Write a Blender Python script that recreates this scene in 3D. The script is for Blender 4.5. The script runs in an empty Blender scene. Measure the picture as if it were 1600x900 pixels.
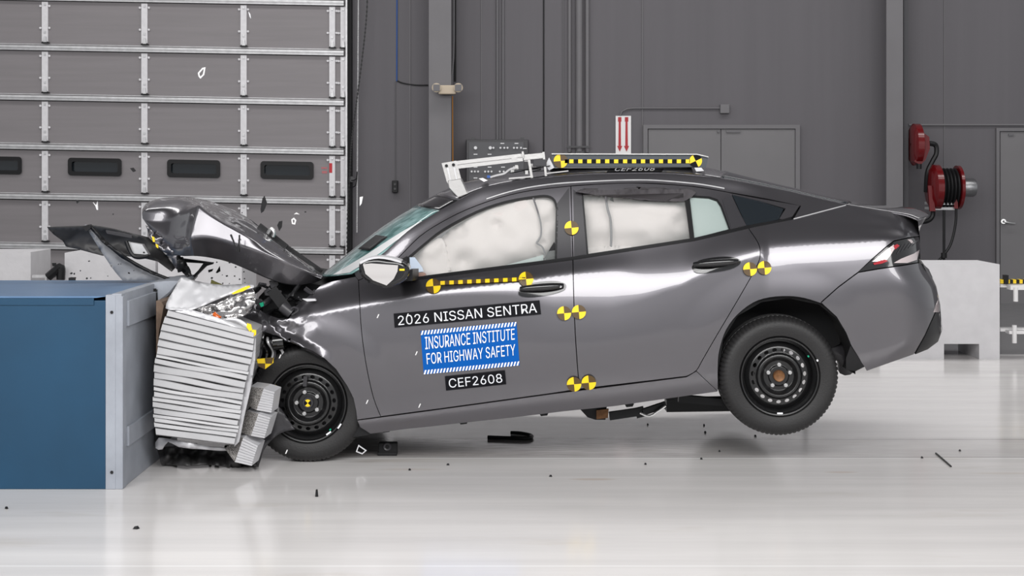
import bpy, math, random
from mathutils import Vector, Matrix, noise
from mathutils.geometry import delaunay_2d_cdt
random.seed(7)
PI = math.pi
SC = bpy.context.scene
COL = SC.collection

# ------------------------------------------------------------------ camera, world, light, exposure
F, H, UC, VH = 2280.0, 1.59, 800.0, 270.0      # focal length and horizon in photo pixels, eye height
cd = bpy.data.cameras.new('camera'); cam = bpy.data.objects.new('camera', cd); COL.objects.link(cam)
cd.sensor_width = 36.0; cd.lens = 36.0 * F / 1600.0
cd.shift_y = -(450.0 - VH) / 1600.0
cam.location = (0, 0, H); cam.rotation_euler = (PI / 2, 0, 0); cd.clip_end = 200
SC.camera = cam
SC.view_settings.view_transform = 'Standard'; SC.view_settings.look = 'None'
SC.view_settings.gamma = 1.0; SC.view_settings.use_curve_mapping = False
SC.view_settings.exposure = 0.1
W = bpy.data.worlds.new('hall_air'); SC.world = W; W.use_nodes = True
W.node_tree.nodes['Background'].inputs[0].default_value = (0.95, 0.97, 1.0, 1)
W.node_tree.nodes['Background'].inputs[1].default_value = 0.5

def area(name, loc, aim, sx, sy, power, col=(1, 0.99, 0.98)):
    l = bpy.data.lights.new(name, 'AREA'); l.shape = 'RECTANGLE'; l.size = sx; l.size_y = sy
    l.energy = power; l.color = col
    o = bpy.data.objects.new(name, l); COL.objects.link(o); o.location = loc
    o.rotation_euler = (Vector(aim) - Vector(loc)).to_track_quat('-Z', 'X').to_euler()
    o.rotation_euler = Vector((0, 0, 1)).rotation_difference(Vector((0, 0, 1))).to_euler()
    d = (Vector(loc) - Vector(aim)).normalized()           # local +Z
    xax = Vector((1, 0, 0)); yax = d.cross(xax).normalized(); xax = yax.cross(d).normalized()
    o.rotation_euler = Matrix((xax, yax, d)).transposed().to_euler()
    return o
area('light_bank_near', (0, 1.2, 4.05), (0, 8.3, 0.9), 15.0, 1.7, 610)
area('light_bank_wall', (0, 13.6, 7.6), (0, 17.8, 2.0), 18.0, 1.2, 330)
area('light_bank_far', (0, 12.6, 6.3), (0, 9.4, 0.2), 15.0, 1.8, 330)
area('fill_light_front', (0, -1.5, 7.6), (0, 6.5, 0), 15.0, 2.0, 700)  # unseen fill lamp, added to brighten the foreground floor

# ------------------------------------------------------------------ helpers
def P(u, v, Y):
    return Vector(((u - UC) * Y / F, Y, H - (v - VH) * Y / F))

def spl(pts):
    xs = [p[0] for p in pts]; ys = [p[1] for p in pts]; n = len(xs)
    dl = [(ys[i + 1] - ys[i]) / (xs[i + 1] - xs[i]) for i in range(n - 1)]
    m = [dl[0]] + [0 if dl[i - 1] * dl[i] <= 0 else 2 * dl[i - 1] * dl[i] / (dl[i - 1] + dl[i]) for i in range(1, n - 1)] + [dl[-1]]
    def f(x):
        if x <= xs[0]: return ys[0] + m[0] * (x - xs[0])
        if x >= xs[-1]: return ys[-1] + m[-1] * (x - xs[-1])
        i = 0
        while x > xs[i + 1]: i += 1
        h = xs[i + 1] - xs[i]; t = (x - xs[i]) / h
        return ((2*t**3 - 3*t*t + 1) * ys[i] + (t**3 - 2*t*t + t) * h * m[i] + (3*t*t - 2*t**3) * ys[i + 1] + (t**3 - t*t) * h * m[i + 1])
    return f

def crv(pts, n=5, closed=False):
    out = []; N = len(pts); d = len(pts[0])
    for i in range(N if closed else N - 1):
        g = lambda k: pts[k % N] if closed else pts[max(0, min(N - 1, k))]
        a, b, c, e = g(i - 1), g(i), g(i + 1), g(i + 2)
        for k in range(n):
            t = k / n
            out.append(tuple(0.5 * ((2*b[j]) + (-a[j] + c[j])*t + (2*a[j] - 5*b[j] + 4*c[j] - e[j])*t*t + (-a[j] + 3*b[j] - 3*c[j] + e[j])*t**3) for j in range(d)))
    if not closed: out.append(tuple(pts[-1]))
    return out

def mat(name, col, rough=0.5, metal=0.0, coat=0.0, coat_r=0.03, bump=0.0, bscale=50, var=0.0, vscale=6, spec=0.5, trans=0.0, alpha=1.0, emit=0, stretch=None, ior=1.45, flake=0.0):
    m = bpy.data.materials.new(name); m.use_nodes = True; nt = m.node_tree; b = nt.nodes['Principled BSDF']
    c4 = (*col, 1)
    b.inputs['Base Color'].default_value = c4; b.inputs['Roughness'].default_value = rough
    b.inputs['Metallic'].default_value = metal; b.inputs['Coat Weight'].default_value = coat
    b.inputs['Coat Roughness'].default_value = coat_r; b.inputs['Specular IOR Level'].default_value = spec
    b.inputs['Transmission Weight'].default_value = trans; b.inputs['Alpha'].default_value = alpha
    b.inputs['IOR'].default_value = ior
    if emit: b.inputs['Emission Color'].default_value = c4; b.inputs['Emission Strength'].default_value = emit
    tc = nt.nodes.new('ShaderNodeTexCoord'); mp = nt.nodes.new('ShaderNodeMapping')
    nt.links.new(tc.outputs['Object'], mp.inputs['Vector'])
    if stretch: mp.inputs['Scale'].default_value = stretch
    if var:
        n = nt.nodes.new('ShaderNodeTexNoise'); n.inputs['Scale'].default_value = vscale; n.inputs['Detail'].default_value = 6
        nt.links.new(mp.outputs[0], n.inputs['Vector'])
        mx = nt.nodes.new('ShaderNodeMix'); mx.data_type = 'RGBA'; mx.blend_type = 'MULTIPLY'; mx.inputs[0].default_value = 1
        rp = nt.nodes.new('ShaderNodeMapRange'); rp.inputs[1].default_value = 0.3; rp.inputs[2].default_value = 0.7
        rp.inputs[3].default_value = 1 - var; rp.inputs[4].default_value = 1 + var
        nt.links.new(n.outputs[0], rp.inputs[0]); mx.inputs[6].default_value = c4
        cb = nt.nodes.new('ShaderNodeCombineColor')
        for k in range(3): nt.links.new(rp.outputs[0], cb.inputs[k])
        nt.links.new(cb.outputs[0], mx.inputs[7]); nt.links.new(mx.outputs[2], b.inputs['Base Color'])
    if bump or flake:
        n = nt.nodes.new('ShaderNodeTexNoise'); n.inputs['Scale'].default_value = bscale; n.inputs['Detail'].default_value = 4
        nt.links.new(mp.outputs[0], n.inputs['Vector'])
        bp = nt.nodes.new('ShaderNodeBump'); bp.inputs['Strength'].default_value = bump or flake; bp.inputs['Distance'].default_value = 0.01
        nt.links.new(n.outputs[0], bp.inputs['Height']); nt.links.new(bp.outputs[0], b.inputs['Normal'])
    return m

def link(name, me, m, parent=None, smooth=False):
    o = bpy.data.objects.new(name, me); COL.objects.link(o)
    for x in (m if isinstance(m, (list, tuple)) else [m]):
        if x: me.materials.append(x)
    if parent:
        o.parent = parent
    if smooth:
        for p in me.polygons: p.use_smooth = True
    return o

def tag(o, label=None, cat=None, group=None, kind=None):
    if label: o['label'] = label
    if cat: o['category'] = cat
    if group: o['group'] = group
    if kind: o['kind'] = kind
    return o

def root(name, label, cat, group=None, kind=None):
    o = bpy.data.objects.new(name, None); COL.objects.link(o); o.empty_display_size = 0.1
    return tag(o, label, cat, group, kind)

class MB:
    def __init__(s): s.v = []; s.f = []; s.mi = []; s.sm = []
    def add(s, vs, fs, mi=0, sm=False):
        b = len(s.v); s.v += [Vector(x) for x in vs]
        for f in fs: s.f.append([b + i for i in f]); s.mi.append(mi); s.sm.append(sm)
        return s
    def hexa(s, c, mi=0):     # 8 corners: 4 front, 4 back
        return s.add(c, [(0, 1, 2, 3), (7, 6, 5, 4), (0, 4, 5, 1), (1, 5, 6, 2), (2, 6, 7, 3), (3, 7, 4, 0)], mi)
    def box(s, a, b, mi=0):
        (x0, y0, z0), (x1, y1, z1) = a, b
        return s.hexa([(x0, y0, z0), (x1, y0, z0), (x1, y0, z1), (x0, y0, z1), (x0, y1, z0), (x1, y1, z0), (x1, y1, z1), (x0, y1, z1)], mi)
    def pbox(s, u0, v0, u1, v1, Y, dep, mi=0):      # box whose front face fills a rectangle of the photo at distance Y
        a = P(u0, v1, Y); b = P(u1, v0, Y)
        return s.box((a.x, Y, a.z), (b.x, Y + dep, b.z), mi)
    def prism(s, pts, Y0, dep, mi=0, bev=0.0):             # polygon (photo px) at Y0 extruded back
        base = [P(u, v, Y0) for u, v in pts]; n = len(base)
        cx = sum((p.x for p in base)) / n; cz = sum((p.z for p in base)) / n
        if bev:
            fr = []
            for p in base:
                d = Vector((cx - p.x, 0, cz - p.z)); fr.append(p + d.normalized() * min(bev, d.length * .5))
            vs = fr + [Vector((p.x, Y0 + bev, p.z)) for p in base] + [Vector((p.x, Y0 + dep, p.z)) for p in base]
            fs = [tuple(range(n)), tuple(range(3 * n - 1, 2 * n - 1, -1))]
            for k in range(2):
                fs += [(k*n + i, k*n + n + i, k*n + n + (i + 1) % n, k*n + (i + 1) % n) for i in range(n)]
            return s.add(vs, fs, mi)
        vs = base + [p + Vector((0, dep, 0)) for p in base]
        fs = [tuple(range(n)), tuple(range(2 * n - 1, n - 1, -1))] + [(i, n + i, n + (i + 1) % n, (i + 1) % n) for i in range(n)]
        return s.add(vs, fs, mi)
    def bar(s, a, b, w, h=None, mi=0, up=(0, 0, 1)):
        h = h or w; a = Vector(a); b = Vector(b); d = (b - a).normalized(); up = Vector(up)
        if abs(d.dot(up)) > .95: up = Vector((0, 1, 0))
        x = d.cross(up).normalized() * w / 2; z = x.cross(d).normalized() * h / 2
        c = [a - x - z, a + x - z, a + x + z, a - x + z, b - x - z, b + x - z, b + x + z, b - x + z]
        return s.hexa(c, mi)
    def cyl(s, a, b, r, n=16, r2=None, mi=0, cap=True):
        a = Vector(a); b = Vector(b); d = (b - a).normalized(); r2 = r if r2 is None else r2
        x = d.orthogonal().normalized(); y = d.cross(x)
        vs = [a + (x * math.cos(2*PI*i/n) + y * math.sin(2*PI*i/n)) * r for i in range(n)] + [b + (x * math.cos(2*PI*i/n) + y * math.sin(2*PI*i/n)) * r2 for i in range(n)]
        s.add(vs, [(i, (i + 1) % n, n + (i + 1) % n, n + i) for i in range(n)], mi, True)
        if cap:
            s.add(vs[:n], [tuple(range(n - 1, -1, -1))], mi); s.add(vs[n:], [tuple(range(n))], mi)
        return s
    def tube(s, pts, r, n=8, k=5, mi=0, rr=None):
        pts = crv([tuple(p) for p in pts], k) if k > 1 and len(pts) > 2 else [tuple(p) for p in pts]
        pts = [Vector(p) for p in pts]; N = len(pts); vs = []; prev = None
        for i, p in enumerate(pts):
            d = (pts[min(i + 1, N - 1)] - pts[max(i - 1, 0)]).normalized()
            x = (prev - d * prev.dot(d)).normalized() if prev is not None and (prev - d * prev.dot(d)).length > 1e-4 else d.orthogonal().normalized()
            prev = x; y = d.cross(x); R = r if rr is None else rr(i / (N - 1))
            vs += [p + (x * math.cos(2*PI*j/n) + y * math.sin(2*PI*j/n)) * R for j in range(n)]
        fs = [(i*n + j, i*n + (j + 1) % n, (i + 1)*n + (j + 1) % n, (i + 1)*n + j) for i in range(N - 1) for j in range(n)]
        s.add(vs, fs, mi, True); s.add(vs[:n], [tuple(range(n - 1, -1, -1))], mi); s.add(vs[-n:], [tuple(range(n))], mi)
        return s
    def lathe(s, prof, c, n=48, mi=0, axis='y', mod=None):    # prof: (r, offset along axis)
        c = Vector(c); vs = []
        for j, (r, o) in enumerate(prof):
            for i in range(n):
                a = 2*PI*i/n; R = r if mod is None else mod(j, i, r)
                if axis == 'y': vs.append(c + Vector((R * math.cos(a), o, R * math.sin(a))))
                elif axis == 'x': vs.append(c + Vector((o, R * math.cos(a), R * math.sin(a))))
                else: vs.append(c + Vector((R * math.cos(a), R * math.sin(a), o)))
        m = len(prof)
        return s.add(vs, [(j*n + i, j*n + (i + 1) % n, (j + 1)*n + (i + 1) % n, (j + 1)*n + i) for j in range(m - 1) for i in range(n)], mi, True)
    def build(s, name, m, parent=None, bevel=0, merge=True):
        me = bpy.data.meshes.new(name); me.from_pydata([tuple(v) for v in s.v], [], s.f); me.update()
        for p, mi, sm in zip(me.polygons, s.mi, s.sm): p.material_index = mi; p.use_smooth = sm
        import bmesh
        bm = bmesh.new(); bm.from_mesh(me)
        if merge: bmesh.ops.remove_doubles(bm, verts=bm.verts, dist=1e-6)
        bmesh.ops.recalc_face_normals(bm, faces=bm.faces); bm.to_mesh(me); bm.free()
        if any(s.sm): 
            try: me.set_sharp_from_angle(angle=math.radians(40))
            except Exception: pass
        o = link(name, me, m, parent)
        if bevel:
            bv = o.modifiers.new('bevel', 'BEVEL'); bv.width = bevel; bv.segments = 2; bv.limit_method = 'ANGLE'
        return o

def inside(p, poly):
    x, y = p; c = False; n = len(poly); j = n - 1
    for i in range(n):
        if (poly[i][1] > y) != (poly[j][1] > y) and x < (poly[j][0] - poly[i][0]) * (y - poly[i][1]) / (poly[j][1] - poly[i][1]) + poly[i][0]: c = not c
        j = i
    return c

def inset_poly(poly, d):
    A = sum(poly[i][0] * poly[(i + 1) % len(poly)][1] - poly[(i + 1) % len(poly)][0] * poly[i][1] for i in range(len(poly)))
    sg = 1 if A > 0 else -1; out = []; n = len(poly)
    for i in range(n):
        a, b, c = poly[i - 1], poly[i], poly[(i + 1) % n]
        def nrm(p, q):
            dx, dy = q[0] - p[0], q[1] - p[1]; l = math.hypot(dx, dy) or 1; return (-dy / l * sg, dx / l * sg)
        n1, n2 = nrm(a, b), nrm(b, c); k = 1 + n1[0]*n2[0] + n1[1]*n2[1]; k = max(k, 0.4)
        out.append((b[0] + (n1[0] + n2[0]) * d / k, b[1] + (n1[1] + n2[1]) * d / k))
    return out

def resample(poly, step):
    out = []; n = len(poly)
    for i in range(n):
        a, b = poly[i], poly[(i + 1) % n]; L = math.hypot(b[0] - a[0], b[1] - a[1]); k = max(1, int(math.ceil(L / step)))
        out += [(a[0] + (b[0] - a[0]) * j / k, a[1] + (b[1] - a[1]) * j / k) for j in range(k)]
    return out

def tri_poly(poly, holes, step):
    loops = [resample(poly, step)] + [resample(h, step) for h in holes]
    pts = []; edges = []; bl = []
    for lp in loops:
        b = len(pts); pts += lp; n = len(lp); edges += [(b + i, b + (i + 1) % n) for i in range(n)]; bl.append((b, n))
    us = [p[0] for p in loops[0]]; vs = [p[1] for p in loops[0]]
    def near(p):
        return any(abs(p[0] - q[0]) < step * .5 and abs(p[1] - q[1]) < step * .5 for lp in loops for q in lp)
    u = min(us) + step * .5; r = 0
    while u < max(us):
        v = min(vs) + step * (.5 if r % 2 else 0.1)
        while v < max(vs):
            p = (u, v)
            if inside(p, loops[0]) and not any(inside(p, h) for h in loops[1:]) and not near(p): pts.append(p)
            v += step
        u += step * .9; r += 1
    res = delaunay_2d_cdt([Vector(p) for p in pts], edges, [], 0, 1e-6)
    V, E, Fc = res[0], res[1], res[2]
    keep = []
    for f in Fc:
        c = (sum(V[i][0] for i in f) / len(f), sum(V[i][1] for i in f) / len(f))
        if inside(c, loops[0]) and not any(inside(c, h) for h in loops[1:]): keep.append(list(f))
    return [(p[0], p[1]) for p in V], keep

def surf_mesh(name, V, Fc, fn, m, parent=None, thick=0.02, flat=False):
    """triangles (V,Fc) in px mapped by fn(u,v)->Vector, with analytic normals and a folded rim of the given thickness"""
    pts = [fn(*p) for p in V]; nrm = []
    for (u, v) in V:
        e = 1.0; a = fn(u + e, v) - fn(u - e, v); b = fn(u, v + e) - fn(u, v - e); n = a.cross(b)
        if n.y > 0: n = -n
        nrm.append(n.normalized())
    faces = []
    for f in Fc:
        a, b, c = [pts[i] for i in f[:3]]
        n = (b - a).cross(c - a); ref = nrm[f[0]]
        faces.append(list(f) if n.dot(ref) > 0 else list(reversed(f)))
    cnt = {}
    for f in faces:
        for i in range(len(f)):
            a, b = f[i], f[(i + 1) % len(f)]; cnt[(min(a, b), max(a, b))] = cnt.get((min(a, b), max(a, b)), 0) + 1
    vn = [tuple(n) for n in nrm]; allp = [tuple(p) for p in pts]; nf = len(faces)
    if thick:
        for f in faces[:nf]:
            for i in range(len(f)):
                a, b = f[i], f[(i + 1) % len(f)]
                if cnt[(min(a, b), max(a, b))] == 1:
                    k = len(allp); pa, pb = pts[a], pts[b]
                    allp += [tuple(pa), tuple(pb), tuple(pb - nrm[b] * thick), tuple(pa - nrm[a] * thick)]
                    en = (pb - pa).cross(nrm[a]).normalized(); vn += [tuple(en)] * 4
                    faces.append([k + 1, k, k + 3, k + 2])
    me = bpy.data.meshes.new(name); me.from_pydata(allp, [], faces); me.update()
    for p in me.polygons: p.use_smooth = True
    if not flat:
        me.normals_split_custom_set_from_vertices(vn)
    return link(name, me, m, parent)

# ------------------------------------------------------------------ materials
M = {}
M['paint'] = mat('gunmetal_paint', (0.135, 0.13, 0.142), 0.33, 0.85, 1.0, 0.02)
M['paint'].node_tree.nodes['Principled BSDF'].inputs['Coat IOR'].default_value = 1.5
M['paint_dark'] = mat('underside_paint', (0.05, 0.05, 0.053), 0.4, 0.2, 0.3)
M['black'] = mat('black_plastic', (0.010, 0.010, 0.011), 0.4, spec=.3)
M['black_gloss'] = mat('gloss_black', (0.01, 0.01, 0.011), 0.12, 0, 0.6)
M['shellgrey'] = mat('inner_shell_plastic', (.03, .029, .03), .5)
M['primer'] = mat('bumper_grey', (.21, .215, .23), .45, 0, .2)
M['screen_glare'] = mat('painted_screen_glare', (.72, .73, .74), .3, coat=.8)  # pale colour standing in for the reflection on the windscreen edge
M['void'] = mat('unlit_black', (0.006, 0.006, 0.007), 0.8)
M['pillar'] = mat('satin_pillar', (0.035, 0.034, 0.038), 0.35)
M['rubber'] = mat('tyre_rubber', (0.014, 0.0135, 0.014), 0.55, bump=0.15, bscale=120)
M['steelblack'] = mat('black_steel', (0.007, 0.007, 0.0075), 0.3, 0, 0.35, .12)
M['nut'] = mat('zinc_nut', (0.6, 0.6, 0.6), 0.3, 0.9)
M['rust'] = mat('rusty_hub', (0.16, 0.075, 0.03), 0.55, 0.4, var=.3, vscale=40)
M['alu'] = mat('aluminium', (0.6, 0.59, 0.58), 0.3, 0.85, bump=.05, bscale=60)
M['white'] = mat('white_paint', (0.75, 0.74, 0.74), 0.35)
M['foil'] = mat('crinkled_foil', (0.7, 0.69, 0.69), 0.22, 1.0, bump=.06, bscale=7, stretch=(1, 1, 3))
M['sheet'] = mat('aluminium_sheet', (0.58, 0.58, 0.6), 0.42, 0.25, bump=.12, bscale=8)
M['airbag'] = mat('airbag_cloth', (0.52, 0.485, 0.47), 0.75, bump=.12, bscale=14)
M['cloth_dark'] = mat('dark_trim_cloth', (0.06, 0.055, 0.06), 0.8)
M['yellow'] = mat('target_yellow', (0.87, 0.6, 0.015), 0.45)
M['brown'] = mat('target_brown', (0.085, 0.05, 0.015), 0.45)
M['sticker_black'] = mat('sticker_black', (0.004, 0.004, 0.006), 0.6, spec=.15)
M['letter'] = mat('sticker_silver', (0.68, 0.69, 0.73), 0.45)
M['blue'] = mat('sticker_blue', (0.0, 0.085, 0.36), 0.6, spec=.15)
M['letter_white'] = mat('sticker_white', (0.85, 0.86, 0.9), 0.45)
M['chrome'] = mat('mirror_silver', (0.72, 0.71, 0.71), 0.04, 1.0)
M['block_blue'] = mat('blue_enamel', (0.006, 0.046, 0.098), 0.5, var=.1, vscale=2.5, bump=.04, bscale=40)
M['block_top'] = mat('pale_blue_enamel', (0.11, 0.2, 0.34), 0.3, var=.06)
M['block_grey'] = mat('grey_enamel', (0.29, 0.31, 0.35), 0.45, var=.1, vscale=7, bump=.1, bscale=60)
M['wood'] = mat('brown_edge', (0.16, 0.11, 0.08), 0.8, var=.3, vscale=30)
M['concrete'] = mat('white_concrete', (0.6, 0.59, 0.605), 0.6, var=.04, vscale=8, bump=.25, bscale=16)
M['amber'] = mat('amber_plastic', (0.6, 0.11, 0.01), 0.2, coat=.5)
M['green'] = mat('green_dab', (0.0, 0.3, 0.16), 0.4)
M['red'] = mat('red_enamel', (0.13, 0.004, 0.006), 0.22, coat=.5)
M['doorpanel'] = mat('garage_panel', (0.215, 0.2, 0.207), 0.5, var=.05, vscale=3, bump=.05, bscale=6, stretch=(.3, 1, 6))
M['galv'] = mat('galvanised', (0.55, 0.55, 0.56), 0.4, 0.35, var=.12, vscale=15)
M['whitestrip'] = mat('white_hinge_strip', (0.68, 0.67, 0.69), 0.45, var=.06, vscale=20)
M['wall'] = mat('grey_wall', (0.122, 0.116, 0.126), 0.75, var=.035, vscale=1.2, bump=.12, bscale=5, stretch=(6, 1, .25))
M['column'] = mat('column_grey', (0.155, 0.15, 0.158), 0.6, var=.04, vscale=3)
M['pipe'] = mat('pipe_grey', (0.13, 0.127, 0.135), 0.5)
M['doorgrey'] = mat('door_grey', (0.165, 0.16, 0.166), 0.55, var=.04, vscale=2)
M['beige'] = mat('beige_plastic', (0.5, 0.42, 0.32), 0.5)
M['bluewire'] = mat('blue_wire', (0.02, 0.08, 0.3), 0.5)
M['orangewire'] = mat('orange_wire', (0.5, 0.2, 0.02), 0.5)
M['glass'] = mat('window_glass', (0.9, 0.95, 0.93), 0.02, alpha=0.12, spec=.6)
M['glass_dark'] = mat('privacy_glass', (0.012, 0.016, 0.02), 0.05, coat=.5)
M['glass_pale'] = mat('pale_green_glass', (0.42, 0.5, 0.48), 0.05, coat=.6, alpha=.75)
M['lens_red'] = mat('red_lens', (0.35, 0.01, 0.02), 0.1, coat=1)
M['lens_clear'] = mat('clear_lens', (0.6, 0.52, 0.52), 0.1, 0.3, coat=1, bump=.2, bscale=90)
M['skin'] = mat('dummy_skin', (0.3, 0.12, 0.07), 0.6)

def teal_glass():
    m = mat('crazed_windscreen', (0.12, 0.3, 0.29), 0.12, 0, 0.8, bump=.12, bscale=30, trans=0.25)
    nt = m.node_tree; b = nt.nodes['Principled BSDF']
    tc = nt.nodes['Texture Coordinate']; mp = nt.nodes.new('ShaderNodeMapping'); mp.inputs['Rotation'].default_value = (0, math.radians(-38), 0); mp.inputs['Scale'].default_value = (1.0, 9, 9)
    n = nt.nodes.new('ShaderNodeTexNoise'); n.inputs['Scale'].default_value = 2.2; n.inputs['Detail'].default_value = 5
    cr = nt.nodes.new('ShaderNodeValToRGB'); cr.color_ramp.elements[0].position = .38; cr.color_ramp.elements[0].color = (.07, .2, .19, 1)
    cr.color_ramp.elements[1].position = .68; cr.color_ramp.elements[1].color = (.4, .62, .62, 1)
    nt.links.new(tc.outputs['Object'], mp.inputs[0]); nt.links.new(mp.outputs[0], n.inputs['Vector']); nt.links.new(n.outputs[0], cr.inputs[0]); nt.links.new(cr.outputs[0], b.inputs['Base Color'])
    return m
M['windscreen'] = teal_glass()

def floor_mat():
    m = bpy.data.materials.new('epoxy_floor'); m.use_nodes = True; nt = m.node_tree; b = nt.nodes['Principled BSDF']
    tc = nt.nodes.new('ShaderNodeTexCoord'); sep = nt.nodes.new('ShaderNodeSeparateXYZ'); nt.links.new(tc.outputs['Object'], sep.inputs[0])
    def noise_(scale, sc3, det=5):
        mp = nt.nodes.new('ShaderNodeMapping'); mp.inputs['Scale'].default_value = sc3; nt.links.new(tc.outputs['Object'], mp.inputs[0])
        n = nt.nodes.new('ShaderNodeTexNoise'); n.inputs['Scale'].default_value = scale; n.inputs['Detail'].default_value = det
        nt.links.new(mp.outputs[0], n.inputs['Vector']); return n.outputs[0]
    def rng(x, a, b_, c, d):
        r = nt.nodes.new('ShaderNodeMapRange'); nt.links.new(x, r.inputs[0])
        for k, val in enumerate((a, b_, c, d)): r.inputs[k + 1].default_value = val
        return r.outputs[0]
    def mth(op, a, b_):
        r = nt.nodes.new('ShaderNodeMath'); r.operation = op
        for k, x in enumerate((a, b_)):
            if isinstance(x, (int, float)): r.inputs[k].default_value = x
            else: nt.links.new(x, r.inputs[k])
        return r.outputs[0]
    def mix(fac, a, b_):
        r = nt.nodes.new('ShaderNodeMix'); r.data_type = 'RGBA'; nt.links.new(fac, r.inputs[0])
        for k, x in ((6, a), (7, b_)):
            if isinstance(x, tuple): r.inputs[k].default_value = (*x, 1)
            else: nt.links.new(x, r.inputs[k])
        return r.outputs[2]
    streak = noise_(1.0, (.35, 5, 1)); fine = noise_(8, (.6, 6, 1)); spots = noise_(1.3, (.8, 3, 1))
    c = mix(rng(streak, .35, .7, 0, 1), (.73, .71, .70), (.63, .61, .605))
    c = mix(rng(spots, .62, .75, 0, .5), c, (.55, .5, .45))
    # worn tow track along x, with the car's shadow painted into its tone
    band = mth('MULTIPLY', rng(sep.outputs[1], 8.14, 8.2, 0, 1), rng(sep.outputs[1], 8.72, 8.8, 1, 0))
    dirt_shade = mth('MULTIPLY', band, rng(fine, .3, .7, .45, 1.0))
    dirt_shade = mth('MULTIPLY', dirt_shade, rng(sep.outputs[0], 0.0, 2.0, .9, .3))
    c = mix(dirt_shade, c, (.17, .15, .145))
    for y0, w, colr, s in ((8.135, .008, (.9, .9, .9), .6), (8.16, .006, (.02, .02, .02), .7), (8.70, .006, (.03, .03, .03), .55), (7.62, .005, (.9, .9, .9), .4), (5.9, .01, (.92, .92, .92), .4)):
        ln = mth('LESS_THAN', mth('ABSOLUTE', mth('SUBTRACT', sep.outputs[1], y0), 0), w)
        c = mix(mth('MULTIPLY', ln, s), c, colr)
    for sx, sy, rx, ry, k_ in ((.42, 7.57, .14, .035, .45), (-.55, 7.82, .2, .03, .35), (2.6, 7.72, .2, .03, .3), (1.75, 7.75, .1, .03, .4)):
        dx = mth('MULTIPLY', mth('SUBTRACT', sep.outputs[0], sx), 1/rx); dy = mth('MULTIPLY', mth('SUBTRACT', sep.outputs[1], sy), 1/ry)
        e_ = rng(mth('ADD', mth('MULTIPLY', dx, dx), mth('MULTIPLY', dy, dy)), .2, 1.0, k_, 0)
        c = mix(mth('MULTIPLY', e_, rng(spots, .3, .6, .5, 1)), c, (.5, .36, .24))
    far = rng(sep.outputs[1], 12.75, 12.8, 0, 1)
    c = mix(far, c, (.17, .168, .172))
    nt.links.new(c, b.inputs['Base Color'])
    nt.links.new(rng(fine, .3, .7, .10, .2), b.inputs['Roughness'])
    return m
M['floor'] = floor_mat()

# ------------------------------------------------------------------ room shell
YW = 17.8
def struct(name, mb, m, parent=None, **k):
    o = mb.build(name, m, parent, **k)
    if not parent: o['kind'] = 'structure'
    return o
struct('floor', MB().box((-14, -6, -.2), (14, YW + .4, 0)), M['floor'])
struct('wall_back', MB().box((P(548, 0, YW).x, YW, 0), (14, YW + .3, 9)).box((-14, YW, 0), (P(-238, 0, YW).x, YW + .3, 9)).box((P(-238, 0, YW).x, YW, P(0, -86, YW).z), (P(548, 0, YW).x, YW + .3, 9)), M['wall'])
struct('ceiling', MB().box((-14, -6, 9), (14, YW + .4, 9.2)), mat('ceiling_dark', (.12, .12, .125), .8))

# wall columns and seams
def wallbox(name, u0, v0, u1, v1, dep, m, Y=None, top=None, kind='structure', lab=None, cat=None, bottom=None):
    Y = Y or YW - dep; a = P(u0, v1, Y); b = P(u1, v0, Y)
    o = MB().box((a.x, Y, a.z if bottom is None else bottom), (b.x, YW - .001, b.z if top is None else top)).build(name, m)
    if kind: o['kind'] = kind
    if lab: tag(o, lab, cat)
    return o
c1 = root('steel_column', 'grey steel wall column carrying the beige emergency light', 'column'); tag(c1, kind='structure')
MB().box((P(670, 0, 17.3).x, 17.3, 0), (P(705, 0, 17.3).x, 17.33, 9)).box((P(686, 0, 17.3).x, 17.33, 0), (P(689, 0, 17.3).x, YW, 9)).build('flange', M['column'], c1)
c2 = root('steel_column', 'grey steel wall column left of the red hose reels', 'column'); tag(c2, kind='structure')
MB().box((P(1385, 0, 17.3).x, 17.3, 0), (P(1411, 0, 17.3).x, 17.33, 9)).build('flange', M['column'], c2)
MB().box((P(1413, 0, 17.4).x, 17.42, 0), (P(1420, 0, 17.4).x, YW, 9)).build('web', mat('web_dark', (.07, .069, .075), .7), c2)
k = 1
for u in (1003, 1475, 752, 640):
    wallbox('trim_%d' % k, u, 0, u + 1.2, 480, .012, M['column'], top=9, bottom=0); k += 1
wallbox('trim_%d' % k, 1420, 193.5, 1640, 196, .03, M['column'])

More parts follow.
